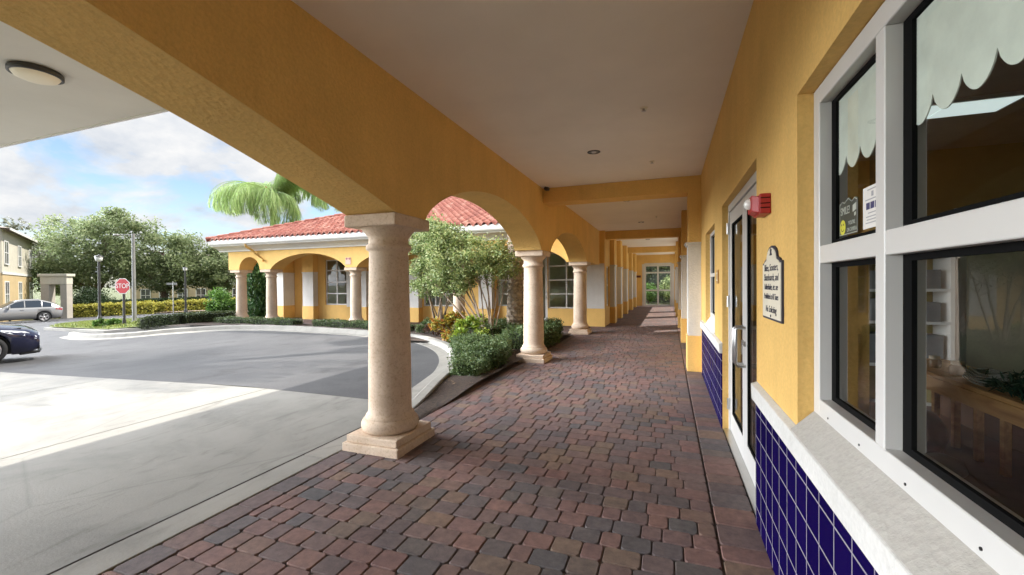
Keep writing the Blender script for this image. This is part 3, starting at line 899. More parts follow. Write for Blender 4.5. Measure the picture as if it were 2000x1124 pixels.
# left wall of the far corridor
LX = -2.05
LW = [(15.32, 16.08, .66, 2.10), (17.1, 18.3, .66, 2.10), (19.5, 20.9, .66, 2.10), (22.9, 24.0, .66, 2.10), (25.6, 26.8, .66, 2.1)]
mb = MB(); wall_grid(mb, 'x', LX - .25, LX, 14.86, 29, 0, ZC + .02, LW)
mb.build('corridor_wall', M['yellow'], arc)
for a, b, c, d in LW:
    window(arc, 'window', 'x', LX - .05, -1, [a, (a + b) / 2, b], [c, 1.42, d], .05, .045, .06, .03, 0)
for y0 in (16.25, 18.55, 21.2, 24.35, 27.2):
    pilaster(LX, LX + .17, y0, y0 + .55, ZC, 1)
# the end wall and its glazed double door
mb = MB(); wall_grid(mb, 'y', 29.0, 29.25, -2.30, XW + .25, 0, ZC + .2, [(-1.46, .20, -.05, 2.64)])
mb.build('end_wall', M['yellow'], arc)
ed = window(arc, 'end_door', 'y', 29.03, 1, [-1.455, -.63, .195], [.0, 1.0, 2.14, 2.635], .09, .10, .07, .03, 0)
mb = MB(); mb.box((-1.6, 28.985, 0), (-1.46, 28.998, 2.70)); mb.box((.20, 28.985, 0), (.34, 28.998, 2.70)); mb.box((-1.46, 28.985, 2.64), (.20, 28.998, 2.76))
mb.build('door_casing', M['white_stucco'], ed)
mb = MB()
for s in (-.69, -.57): mb.tube([(s, 29.03, .9), (s, 28.97, .9), (s, 28.97, 1.15), (s, 29.03, 1.15)], .012, 8)
mb.build('handle', M['steel'], ed)

mb = MB(); mb.quad((.78, 13.8, .006), (7, 13.8, .006), (7, 31, .006), (.78, 31, .006))  # unseen pale slab added outside the bays to bounce sun into the corridor
tag(mb.build('bounce_pavement', concretemat('bounce_concrete', (.55, .53, .48), .4)), kind='structure')
# corner block where the corridor meets the wing
mb = MB(); mb.box((-2.72, 14.838, 0), (LX + .006, 15.1, .62)); mb.box((-2.66, 14.846, .62), (LX - .02, 15.1, ZC + .02))
mb.build('corner_pier', M['yellow'], arc, bevel=.006)
mb = MB(); mb.box((-2.664, 14.828, .622), (LX - .01, 14.845, 2.17)); mb.build('white_panel', M['white_stucco'], arc)

# drive-through canopy over the apron
mb = MB(); mb.box((-8.7, -3.2, ZC + .0), (XO - .002, 2.88, ZC + .30))
cn = mb.build('canopy', M['canopy'], arc)
mb = MB(); mb.box((-8.72, 2.881, ZC - .015), (XO - .004, 2.91, ZC + .32)); mb.build('canopy_edge', M['whitepaint'], cn)

# room behind the shopfront glass
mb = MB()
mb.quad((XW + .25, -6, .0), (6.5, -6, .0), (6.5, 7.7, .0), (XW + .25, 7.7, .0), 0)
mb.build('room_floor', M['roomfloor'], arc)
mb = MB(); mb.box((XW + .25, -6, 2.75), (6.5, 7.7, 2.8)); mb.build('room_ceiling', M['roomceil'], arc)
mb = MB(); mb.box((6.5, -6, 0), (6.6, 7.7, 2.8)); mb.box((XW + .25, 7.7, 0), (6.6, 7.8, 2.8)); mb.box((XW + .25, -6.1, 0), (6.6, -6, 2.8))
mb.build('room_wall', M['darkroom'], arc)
mb = MB(); wall_grid(mb, 'y', 5.25, 5.35, XW + .25, 6.5, 0, 2.75, [(2.62, 3.5, 0, 2.1)])
mb.build('partition', M['olive'], arc)
mb = MB(); mb.box((2.54, 5.22, 0), (2.62, 5.249, 2.18)); mb.box((3.5, 5.22, 0), (3.58, 5.249, 2.18)); mb.box((2.62, 5.22, 2.1), (3.5, 5.249, 2.18))
mb.build('door_casing', M['whitepaint'], arc)

# ================================================================== THE TILED WING
wing = tag(empty('shop_wing', (-9.7, 12.7, 0)), 'low yellow wing with red barrel tile roof and arched colonnade', 'building')
wing.location = (0, 0, 0)
YF, YB, YW = 12.42, 13.02, 14.84
WXL = -16.82
ARCH = [(-15.67, .56, .50), (-12.72, 1.80, .56), (-8.62, 1.80, .56), (-4.55, 1.72, .56)]
def wz(x):
    for c, h, r in ARCH:
        u = abs(x - c) / h
        if u < 1: return 2.13 + r * (1 - u * u) ** (.5 if h < 1 else .72)
    return 2.13
xsamp = [WXL]
for c, h, r in ARCH: xsamp += [c - h * math.cos(math.pi * k / 36) for k in range(37)]
xsamp += [XO - .002]
xsamp = sorted(set(round(q, 5) for q in xsamp)); n = len(xsamp)
mb = MB()
vs = [p for q in xsamp for p in ((q, YF, wz(q)), (q, YF, 3.0), (q, YB, wz(q)), (q, YB, 3.0))]
mb.add(vs, [(4 * i, 4 * i + 4, 4 * i + 5, 4 * i + 1) for i in range(n - 1)] + [(4 * i + 2, 4 * i + 3, 4 * i + 7, 4 * i + 6) for i in range(n - 1)])
mb.add([v for q in xsamp for v in ((q, YF, wz(q)), (q, YB, wz(q)))], [(2 * i, 2 * i + 1, 2 * i + 3, 2 * i + 2) for i in range(n - 1)], 1, True)
# short return to the back wall
yr = [YF] + [13.72 - .60 * math.cos(math.pi * k / 20) for k in range(21)] + [YW]
def rz(y):
    u = abs(y - 13.72) / .60
    return 2.13 + .45 * (1 - u * u) ** .5 if u < 1 else 2.13
for xx in (WXL, WXL + .5):
    mb.add([p for q in yr for p in ((xx, q, rz(q)), (xx, q, 3.0))], [(2 * i, 2 * i + 1, 2 * i + 3, 2 * i + 2) for i in range(len(yr) - 1)])
mb.add([p for q in yr for p in ((WXL, q, rz(q)), (WXL + .5, q, rz(q)))], [(2 * i, 2 * i + 1, 2 * i + 3, 2 * i + 2) for i in range(len(yr) - 1)], 1, True)
mb.build('arcade_wall', [M['yellow'], M['yellow_rough']], wing)
for xx in (-16.50, -14.84, -10.72, -6.52):
    c = copy_tree(col0, wing); c.location = (xx, 12.72, 0); c.scale = (1, 1, 1)
WW = [(-14.16, -12.95, .62, 2.60), (-11.6, -9.75, .62, 2.60), (-9.2, -7.6, .62, 2.6), (-6.03, -4.95, .66, 2.60), (-4.06, -2.72, .60, 2.60)]
mb = MB(); wall_grid(mb, 'y', YW, YW + .2, -14.6, LX - .25, 0, 3.2, WW + [(-4.88, -4.07, -.05, 2.6)])
wall_grid(mb, 'y', YW + .35, YW + .55, -17.0, -14.6, 0, 3.2, [])
mb.quad((-14.6, YW, 0), (-14.6, YW + .35, 0), (-14.6, YW + .35, 3.2), (-14.6, YW, 3.2))
mb.build('back_wall', M['yellow'], wing)
for a, b, c, d in WW:
    k = 3 if b - a > 1.4 else 2
    window(wing, 'window', 'y', YW + .05, 1, lin(a + .005, b - .005, k), [c + .005, 1.12, 1.62, 2.12, d - .005], .05, .05, .06, .03, 0, glass='wing_glass')
mb = MB(); mb.box((-4.875, YW + .04, .01), (-4.79, YW + .09, 2.595)); mb.box((-4.165, YW + .04, .01), (-4.075, YW + .09, 2.595)); mb.box((-4.79, YW + .04, .01), (-4.165, YW + .09, .25)); mb.box((-4.79, YW + .04, 2.48), (-4.165, YW + .09, 2.595))
wd = mb.build('glass_door', M['white'], wing)
mb = MB(); mb.quad((-4.79, YW + .06, .25), (-4.165, YW + .06, .25), (-4.165, YW + .06, 2.48), (-4.79, YW + .06, 2.48)); mb.build('pane', M['glass'], wd)
mb = MB(); mb.tube([(-4.12, YW + .04, .95), (-4.12, YW - .02, .95), (-4.12, YW - .02, 1.2), (-4.12, YW + .04, 1.2)], .013, 8); mb.build('handle', M['steel'], wd)
def wing_pilaster(x0, x1, y1=YW):
    p = MB(); p.box((x0, YW - .28, 0), (x1, y1 + .34, 3.0)); o = p.build('pilaster', M['yellow'], wing, bevel=.006)
    p = MB(); p.box((x0 - .02, YW - .30, 0), (x1 + .02, y1 + .338, .57)); p.build('plinth', M['yellow'], o, bevel=.006)
    w = MB(); w.box((x0 - .004, YW - .284, .572), (x1 + .004, y1 + .33, 2.05)); w.box((x0 - .03, YW - .31, 2.03), (x1 + .03, y1 + .32, 2.068))
    w.build('white_panel', M['white_stucco'], o, bevel=.004)
wing_pilaster(-16.85, -16.28); wing_pilaster(-15.15, -14.56, YW - .34)
wing_pilaster(-12.75, -11.75, YW - .34); wing_pilaster(-9.68, -9.25, YW - .34); wing_pilaster(-6.65, -6.12, YW - .34)
# cornice, gutter and soffit
mb = MB()
cor = [(YF - .002, 2.86), (YF - .05, 2.865), (YF - .07, 2.91), (YF - .22, 3.0), (YF - .40, 3.06), (YF - .42, 3.10), (YF - .47, 3.11), (YF - .50, 3.15), (YF - .52, 3.27), (YF - .49, 3.30), (YF - .30, 3.30), (YF - .002, 3.30)]
mb.prism([(WXL - .45, y, z) for y, z in cor], (13.62, 0, 0))
mb.box((WXL - .45, YF, 2.95), (WXL - .002, YW + .3, 3.30))
mb.build('cornice', M['whitepaint'], wing)
mb = MB(); mb.box((WXL, YF + .004, 3.0), (XO - .003, YW - .002, 3.06)); mb.build('soffit', M['ceil'], wing)
mb = MB(); mb.tube([(-15.33, YF - .42, 3.14), (-15.33, YF - .40, 3.0), (-15.31, YF - .12, 2.86), (-15.26, YF - .05, 2.72), (-15.10, YF - .05, 2.60), (-14.84, YF - .06, 2.46)], .042, 10)
mb.build('downspout', M['yellow'], wing)
# barrel tile roof: front slope, hip end and hip ridge
X0, Y0, Z0, K = -17.32, 11.88, 3.28, .36
def tiles(xa, xb, y_end, hip=True):
    mb = MB(); tw = .245; ns = 8; row = .34
    nc = int((xb - xa) / tw)
    for c in range(nc):
        xl = xa + c * tw
        ymax = min(y_end, Y0 + max(.05, xl + tw * .5 - X0)) if hip else y_end
        nr = max(1, int(math.ceil((ymax - Y0) / row)))
        vs = []; fs = []
        for r in range(nr):
            ya = Y0 + r * row; yb = min(ymax, ya + row + .03)
            if yb <= ya: break
            jit = random.uniform(-.006, .006)
            base = len(vs)
            for yy, lift in ((ya, .035), (yb, .012)):
                for k in range(ns + 1):
                    t = k / ns
                    h = .075 * math.sin(math.pi * min(1, t / .62)) if t < .62 else -.028 * math.sin(math.pi * (t - .62) / .38)
                    vs.append((xl + t * tw + jit, yy + jit, Z0 + (yy - Y0) * K + h + lift))
            m = ns + 1
            for k in range(ns): fs.append((base + k, base + k + 1, base + m + k + 1, base + m + k))
            # open front end of the tile row
            b2 = len(vs)
            for k in range(ns + 1):
                x, y_, z = vs[base + k]; vs.append((x, y_ + .004, z - .03))
            for k in range(ns): fs.append((b2 + k, b2 + k + 1, base + k + 1, base + k))
        mb.add(vs, fs, 0, True)
    return mb
mb = tiles(X0, -2.9, 20.2)
tr = mb.build('tiled_roof', M['roof'], wing)
mb = MB()
mb.add([(X0, Y0 + .02, Z0 - .02), (-2.9, Y0 + .02, Z0 - .02), (-2.9, 20.2, Z0 + (20.2 - Y0) * K - .05), (X0 + 8.32, 20.2, Z0 + 8.32 * K - .05), (X0, 28.5, Z0 - .02), (-2.9, 28.5, Z0 - .02)],
       [(0, 1, 2, 3), (0, 3, 4), (3, 2, 5, 4)])
mb.build('roof_deck', M['roof'], tr)
mb = MB()
for k in range(30):
    t0, t1 = k * .28, k * .28 + .31
    if t1 > 8.3: break
    mb.tube([(X0 + t0, Y0 + t0, Z0 + K * t0 + .06), (X0 + t1, Y0 + t1, Z0 + K * t1 + .045)], [.105, .085], 10)
mb.build('hip_ridge', M['roof'], tr)
mb = MB()
for k in range(20):
    x = X0 + 8.3 + k * .30
    mb.tube([(x, 20.2, Z0 + 8.32 * K + .05), (x + .33, 20.2, Z0 + 8.32 * K + .05)], [.105, .085], 10)
mb.build('ridge_cap', M['roof'], tr)
# rooms behind the wing's glass
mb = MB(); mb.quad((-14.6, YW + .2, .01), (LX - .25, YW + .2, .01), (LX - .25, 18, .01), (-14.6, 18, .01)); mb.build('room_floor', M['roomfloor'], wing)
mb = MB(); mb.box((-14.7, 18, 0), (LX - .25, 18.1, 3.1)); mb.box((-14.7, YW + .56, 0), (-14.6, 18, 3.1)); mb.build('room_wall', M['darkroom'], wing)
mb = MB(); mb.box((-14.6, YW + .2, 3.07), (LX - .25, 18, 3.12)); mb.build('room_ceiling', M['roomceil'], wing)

# ================================================================== FIXTURES ON THE BUILDINGS
wallX, wallY = (0, -1, 0), (0, 0, 1)      # lettering on the shopfront wall
# fire alarm
t = tag(empty('fire_alarm', (XW, 2.70, 1.925)), 'red fire alarm strobe box on the yellow wall beside the door', 'fire alarm'); t.scale = (.88, .88, .88)
mb = MB(); mb.box((-.062, -.10, -.066), (-.001, .11, .055)); mb.build('back_box', M['red'], t, bevel=.006)
mb = MB(); mb.prism([(-.062, -.085, -.06), (-.062, .095, -.06), (-.098, .085, -.045), (-.098, -.05, -.045)], (0, 0, .10)); mb.build('horn_cover', M['red'], t, bevel=.005)
mb = MB(); mb.lathe([(.0, -.034), (.026, -.026), (.034, -.008), (.036, .002)][::-1], c=(-.099, .02, .01), n=20, axis='x', cap=False); mb.build('strobe_lens', M['lens'], t)
mb = MB()
for z in (-.035, -.008, .025):
    mb = MB(); mb.box((-.058, -.1025, z), (-.006, -.0995, z + .006)); mb.build('side_rib', M['gasket'], t)

# plaque
t = tag(empty('plaque', (XW, 2.56, 1.47)), 'cream plaque with arched top and dark lettering on the yellow wall', 'plaque')
def plaque_pts(e):
    hw, top = .215 - e, .145 - e
    pts = [(-hw, -.17 + e), (hw, -.17 + e), (hw, top - .012), (hw - .03, top - .012), (hw - .045, top)]
    for k in range(9):
        a = math.pi * k / 8; pts.append(((.115 - e * .6) * math.cos(a), top + .012 + (.062) * math.sin(a)))
    pts += [(-hw + .045, top), (-hw + .03, top - .012), (-hw, top - .012)]
    return pts
mb = MB(); mb.prism([(-.001, -a, b) for a, b in plaque_pts(0)], (-.009, 0, 0)); mb.build('plate_edge', M['ink'], t)
mb = MB(); mb.prism([(-.0095, -a, b) for a, b in plaque_pts(.011)], (-.0035, 0, 0)); mb.build('plate_face', M['cream'], t)
for s, z, sz, sx in (('Bikes, Scooters,', .103, .052, .95), ('Skateboards, and', .052, .052, .92), ('Rollerblades, etc. are', .002, .046, .78), ('Prohibited at All Times', -.048, .044, .78), ('No Soliciting', -.115, .050, .95)):
    text('lettering', s, sz, M['ink'], wallX, wallY, (-.0134, 0, z), t, shear=.15, sx=sx)
mb = MB(); mb.prism([(-.0135, -a, b) for a, b in ((-.03, .168), (.03, .168), (.012, .182), (.018, .196), (0, .206), (-.018, .196), (-.012, .182))], (-.001, 0, 0)); mb.build('emblem', M['ink'], t)
mb = MB(); mb.lathe([(.007, -.016), (.007, -.0135)], c=(0, 0, -.148), n=12, axis='x'); mb.build('bolt', M['ink'], t)
# small brown plate
t = tag(empty('unit_plate', (XW, 5.2, 1.56)), 'small square brown plate on the wall between door and second window', 'plate')
mb = MB(); mb.box((-.012, -.075, -.075), (-.001, .075, .075)); mb.build('plate_base', M['brownplate'], t, bevel=.004)
mb = MB()
for a, b in (((-.0155, -.05, .032), (-.0125, .05, .046)), ((-.0155, -.05, -.046), (-.0125, .05, -.032)), ((-.0155, .036, -.031), (-.0125, .05, .031)), ((-.0155, -.05, -.031), (-.0125, -.036, .031))): mb.box(a, b)
mb.build('raised_border', M['cream'], t)

# downlights, sprinklers, camera
DL = [(-.95, 5.89, 'recessed downlight in the white ceiling nearest the camera'), (-.85, 9.6, 'recessed downlight in the ceiling just beyond the first yellow cross beam'),
      (-.75, 13.2, 'recessed downlight in the ceiling just before the second yellow cross beam'), (-.8, 18.6, 'recessed downlight in the far ceiling beyond the second cross beam')]
d0 = None
for x, y, lab in DL:
    if d0 is None:
        d0 = empty('downlight')
        mb = MB(); mb.lathe([(.088, -.001), (.088, -.007), (.066, -.010), (.066, -.001)], n=28, cap=False); mb.build('trim_ring', M['darkmetal'], d0)
        mb = MB(); mb.lathe([(.066, -.0015), (.05, -.004)], n=24); mb.lathe([(.035, -.004), (.028, -.016), (.0, -.02)], n=18, cap=False, mi=1); mb.build('lamp', [M['greymetal'], M['lens']], d0)
        o = d0
    else: o = copy_tree(d0)
    o.location = (x, y, ZC); tag(o, lab, 'ceiling light', 'downlights along the walkway ceiling')
s0 = None
for x, y, lab in ((-.23, 4.6, 'tiny sprinkler head in the ceiling, the one nearer the camera'), (-.22, 6.65, 'tiny sprinkler head in the ceiling close to the first cross beam'), (-.3, 12.2, 'tiny sprinkler head in the ceiling beyond the first cross beam')):
    if s0 is None:
        s0 = empty('sprinkler_head')
        mb = MB(); mb.lathe([(.04, -.001), (.038, -.006), (.014, -.009)], n=20); mb.build('escutcheon', M['cream'], s0)
        mb = MB(); mb.lathe([(.010, -.009), (.010, -.03), (.024, -.032), (.024, -.035)], n=14); mb.build('deflector', M['steel'], s0)
        o = s0
    else: o = copy_tree(s0)
    o.location = (x, y, ZC); tag(o, lab, 'sprinkler', 'ceiling sprinklers')
t = tag(empty('security_camera', (-2.12, 7.70, 3.24)), 'small dark security camera where the beam meets the ceiling', 'camera')
mb = MB(); mb.box((-.03, .0, .0), (.03, .098, .048)); mb.build('mount', M['darkmetal'], t)
mb = MB(); mb.lathe([(.03, -.07), (.034, -.06), (.034, .0)], c=(0, -.0, .01), n=14, axis='y'); mb.build('lens_barrel', M['darkmetal'], t)
t = tag(empty('canopy_lamp', (-4.90, 1.99, ZC)), 'round dark rimmed ceiling lamp under the drive through canopy', 'ceiling lamp')
mb = MB(); mb.lathe([(.155, -.001), (.165, -.015), (.165, -.045), (.15, -.05), (.146, -.042)], n=40, cap=False); mb.build('rim', M['darkmetal'], t)
mb = MB(); mb.lathe([(.146, -.042), (.13, -.066), (.092, -.082), (.04, -.09), (0.001, -.092)], n=40, cap=False)
mb.build('glass_dome', M['terra_lamp'], t)
# notices
t = tag(empty('wall_notice', (-10.79, YF, 2.36)), 'small pale pink notice above the column on the wing facade', 'sign')
mb = MB(); mb.box((-.12, -.012, -.13), (.12, -.001, .12)); mb.build('plate_base', plain('pink_plate', (.60, .36, .28), rough=.6), t)
mb = MB()
for a in (-.06, .06): mb.lathe([(.04, -.016), (.04, -.012)], c=(a, 0, .075), n=14, axis='y')
mb.build('printed_mark', M['redleaf'] if False else plain('dull_red_print', (.25, .06, .05)), t)
t = tag(empty('dark_sign', (-1.83, 29, 1.90)), 'small dark sign on the end wall left of the glass doors', 'sign')
mb = MB(); mb.box((-.15, -.025, -.07), (.15, -.002, .07)); mb.build('plate_base', plain('maroon_plate', (.10, .02, .015)), t, bevel=.004)

# ------------------------------------------------------------------ behind and on the shopfront glass
GX = XW + .106
def scallop(y_near, y_far, name, lab, n):
    top = 2.235
    m1 = MB(); pts = []
    w = (y_far - y_near) / n
    for k in range(n):
        for j in range(13):
            u = j / 12 if k == n - 1 else j / 12
            yy = y_far - (k + u) * w
            zz = 1.97 - .058 * abs(math.sin(math.pi * u)) ** .65
            if j == 0 and k > 0: continue
            pts.append((yy, zz))
    vs = [p for a, b in pts for p in ((GX + .004, a, b), (GX + .004, a, top))]
    m1.add(vs, [(2 * i, 2 * i + 1, 2 * i + 3, 2 * i + 2) for i in range(len(pts) - 1)])
    vs2 = [(x + .003, y, z) for x, y, z in vs]
    m1.add(vs2, [(2 * i, 2 * i + 2, 2 * i + 3, 2 * i + 1) for i in range(len(pts) - 1)])
    m1.add([p for a, b in pts for p in ((GX + .004, a, b), (GX + .007, a, b))], [(2 * i, 2 * i + 1, 2 * i + 3, 2 * i + 2) for i in range(len(pts) - 1)])
    tag(m1.build(name, M['valance']), lab, 'valance', 'scalloped window films')
scallop(1.56, 2.06, 'window_valance', 'pale scalloped valance in the narrow upper pane behind the mullion', 4)
scallop(.14, 1.49, 'window_valance', 'pale scalloped valance across the wide upper pane of the shop window', 12)
# decal and notice on the narrow upper pane (outside face of the glass)
t = tag(empty('smile_sticker', (XW + .1035, 1.892, 1.735)), 'dark SMILE camera notice sticker with yellow smiling face on the glass', 'sticker')
def dec(pts, mat, name, x=-.0012):
    m1 = MB(); m1.prism([(x, -a, b) for a, b in pts], (-.0006, 0, 0)); return m1.build(name, mat, t)
outl = [(-.085, -.065), (.085, -.065), (.085, .055), (.06, .064), (.035, .055), (.0, .072), (-.035, .058), (-.06, .066), (-.085, .055)]
dec(outl, M['film'], 'film_base', 0)
text('lettering', 'SMILE!', .040, M['filmprint'], wallX, wallY, (-.0022, .025, .025), t, sx=.8, ext=.0003)
text('lettering', "YOU'RE", .020, M['filmprint'], wallX, wallY, (-.0022, -.035, -.024), t, sx=.9, ext=.0003)
text('lettering', 'ON CAMERA', .020, M['filmprint'], wallX, wallY, (-.0022, -.035, -.048), t, sx=.75, ext=.0003)
dec([(-.05 + .026 * math.cos(k * math.pi / 10), -.034 + .028 * math.sin(k * math.pi / 10)) for k in range(20)], M['smile'], 'smiley')
dec([(.042, .012), (.072, .018), (.072, .042), (.042, .036)], M['filmprint'], 'camera_icon')
dec([(.056, -.004), (.070, -.001), (.070, .010), (.056, .008)], M['filmprint'], 'camera_icon')
ol = [(a * .94, b * .94) for a, b in outl]
m1 = MB()
for i in range(len(ol)):
    a = ol[i]; b = ol[(i + 1) % len(ol)]
    d = Vector((b[0] - a[0], b[1] - a[1])); nn = Vector((-d.y, d.x)).normalized() * .0013
    m1.quad((-.0013, -(a[0] + nn.x), a[1] + nn.y), (-.0013, -(b[0] + nn.x), b[1] + nn.y), (-.0013, -(b[0] - nn.x), b[1] - nn.y), (-.0013, -(a[0] - nn.x), a[1] - nn.y))
m1.build('outline', M['filmprint'], t)
m1 = MB()
for a, b in ((-.059, -.027), (-.041, -.027)): m1.box((-.0022, -a - .003, b), (-.0019, -a + .003, b + .007))
for k in range(6):
    a0 = R(205 + k * 22); m1.box((-.0022, -(-.05 + .016 * math.cos(a0)) - .002, -.034 + .016 * math.sin(a0)), (-.0019, -(-.05 + .016 * math.cos(a0)) + .002, -.030 + .016 * math.sin(a0)))
m1.build('face_print', M['ink'], t)
t = tag(empty('paper_notice', (XW + .1035, 1.695, 1.735)), 'white paper notice with dark bars taped inside the corner of the glass', 'notice')
m1 = MB(); m1.box((-.0012, -.068, -.062), (0, .070, .075)); m1.build('sheet', M['paper'], t)
m1 = MB()
for a in (-.044, -.012, .020): m1.box((-.0018, -a - .026, .0), (-.0012, -a, .022))
m1.build('printed_bar', M['navyink'], t)
m1 = MB()
for z, w in ((.062, .035), (.030, .05), (-.014, .03), (-.026, .045), (-.036, .04), (-.046, .048)): m1.box((-.0018, -w, z), (-.0012, w, z + .0035))
m1.box((-.0018, -.008, .040), (-.0012, .006, .056))
m1.build('printed_line', plain('grey_print', (.35, .35, .37)), t)

# things in the room
t = tag(empty('ceiling_troffer', (1.62, 3.97, 2.75)), 'lit fluorescent ceiling panel seen through the upper shop window', 'ceiling light')
m1 = MB(); m1.box((-.62, -.16, -.03), (.62, .16, -.001)); m1.build('housing', M['white'], t)
m1 = MB()
for k in range(3): m1.box((-.60 + k * .402, -.14, -.034), (-.60 + k * .402 + .395, .14, -.0305))
m1.build('diffuser', M['troffer'], t)
# dark counter with a pine stand on it
t = tag(empty('display_counter', (1.32, 1.2, 0)), 'dark brown display counter below the shop window', 'counter')
m1 = MB(); m1.box((-.52, -2.4, .002), (.50, 2.6, .585)); m1.build('counter_body', plain('dark_hardboard', (.12, .075, .045)), t)
m1 = MB(); m1.box((-.53, -2.42, .586), (.52, 2.62, .62)); m1.build('counter_top', plain('dark_counter_top', (.15, .10, .06), rough=.5), t, bevel=.004)
CT = .621
t = tag(empty('wooden_stand', (1.42, 1.9, CT)), 'rough pine stand with slim square posts inside the shop window', 'stand')
m1 = MB(); m1.box((-.025, -1.6, .255), (.02, 1.75, .335)); m1.build('top_rail', M['wood'], t, bevel=.003)
m1 = MB(); m1.box((-.025, -1.6, .336), (.30, 1.75, .358)); m1.build('top_board', M['wood'], t, bevel=.003)
for k in range(18):
    m1 = MB(); y_ = -1.5 + k * .178; m1.box((-.018, y_, 0.001), (.010, y_ + .028, .254)); m1.build('post', M['wood'], t, bevel=.002)
m1 = MB(); m1.box((.26, -1.6, .001), (.29, 1.75, .335)); m1.build('back_board', plain('brown_board', (.09, .045, .025)), t)
TB = CT + .359
for x, y, r, h, lab in ((1.50, 3.28, .030, .05, 'small amber jar at the far end of the stand behind the window'), (1.50, 3.06, .034, .055, 'small amber jar with pale lid on the stand beside the grey cable coil')):
    t = tag(empty('glass_jar', (x, y, TB)), lab, 'jar', 'jars on the stand')
    m1 = MB(); m1.lathe([(r * .92, 0), (r, .01), (r, h * .8), (r * .8, h)], n=20); m1.build('jar_body', plain('amber_fill', (.22, .14, .07), rough=.25), t)
    m1 = MB(); m1.lathe([(r * .85, h + .001), (r * .85, h + .018)], n=20); m1.build('lid', M['cream'], t)
t = MB()
for k in range(5):
    a = [(1.51 + .07 * math.cos(q) * (1 - .08 * k), 2.84 + .13 * math.sin(q) * (1 - .05 * k), TB + .010 + .012 * k + .008 * math.sin(3 * q)) for q in [2 * math.pi * j / 24 for j in range(25)]]
    t.tube(a, .006, 6)
tag(t.build('cable_coil', plain('grey_cable', (.33, .34, .31), rough=.5)), 'loose grey cable coil lying on the stand in the window', 'cable')
P = np.stack([1.52 + .06 * rng.normal(size=1800), 2.38 + .16 * rng.normal(size=1800), TB + .015 + .075 * rng.random(1800) ** 1.5], 1)
P[:, 1] = np.clip(P[:, 1], 2.05, 2.68); P[:, 0] = np.clip(P[:, 0], 1.42, 1.75)
D = unit(1800); tag(leafmesh('green_garland', P, D, perp(D), .06, .010, [M['garland']]), 'dark green garland heaped on the wooden stand', 'garland')
t = MB(); t.lathe([(.02, .001), (.11, .006), (.13, .07), (.12, .14), (.08, .19), (.03, .205), (.005, .207)], n=20)
o = tag(t.build('duffel_bag', M['black'], loc=(1.24, 2.86, CT)), 'black bag slumped on the counter in front of the pine posts', 'bag'); o.scale = (.8, 1.15, 1)
t = MB(); t.lathe([(.075, .001), (.085, .015), (.07, .06), (.02, .08), (.004, .082)], n=18)
tag(t.build('metal_bowl', M['greymetal'], loc=(1.18, 2.52, CT)), 'dull metal bowl upside down on the counter beside the black bag', 'bowl')
t = tag(empty('wall_board', (3.95, 5.25, 1.62)), 'dark framed board on the olive partition inside the shop', 'board')
m1 = MB(); m1.box((-.32, -.03, -.28), (.32, -.002, .36)); m1.build('frame', M['whitepaint'], t)
m1 = MB(); m1.box((-.27, -.034, -.23), (.27, -.031, .31)); m1.build('board', plain('board_green', (.05, .05, .03)), t)
t = tag(empty('wall_calendar', (3.95, 5.25, 1.12)), 'white sheet with a grid of marks below the framed board', 'calendar')
m1 = MB(); m1.box((-.30, -.008, -.18), (.30, -.002, .17)); m1.build('sheet', M['paper'], t)
m1 = MB()
for i in range(5):
    for j in range(3): m1.box((-.25 + i * .105, -.0095, -.13 + j * .10), (-.19 + i * .105, -.0082, -.07 + j * .10))
m1.build('printed_mark', plain('grey_print2', (.3, .3, .33)), t)
t = tag(empty('shelf_unit', (2.02, 5.24, 0)), 'white shelves with grey boxes against the olive partition', 'shelves')
m1 = MB()
for a in (-.40, .36): m1.box((a, -.28, .001), (a + .03, -.003, 1.75))
for z in (.3, .7, 1.1, 1.4, 1.72): m1.box((-.37, -.28, z), (.36, -.003, z + .025))
m1.build('shelf_frame', M['whitepaint'], t)
m1 = MB(); m1.box((-.34, -.26, .726), (.32, -.05, 1.0)); m1.box((-.34, -.26, 1.126), (.0, -.05, 1.33)); m1.box((.05, -.26, 1.126), (.3, -.05, 1.3)); m1.box((-.34, -.26, 1.426), (.3, -.05, 1.6)); m1.build('storage_box', plain('grey_boxes', (.22, .23, .24)), t)
t = tag(empty('grey_cabinet', (3.6, 4.4, 0)), 'grey cabinet standing in the dim shop behind the pine stand', 'cabinet')
m1 = MB(); m1.box((-.35, -.3, .002), (.35, .3, 1.12)); m1.build('cabinet_body', plain('cabinet_grey', (.24, .25, .26)), t, bevel=.01)
m1 = MB(); m1.box((-.37, -.32, 1.121), (.37, .32, 1.15)); m1.build('cabinet_top', plain('cabinet_top_grey', (.4, .41, .42)), t)
m1 = MB(); m1.box((-.33, -.312, .1), (-.01, -.3005, 1.05)); m1.box((.01, -.312, .1), (.33, -.3005, 1.05)); m1.build('cabinet_door', plain('cabinet_grey2', (.19, .2, .21)), t)

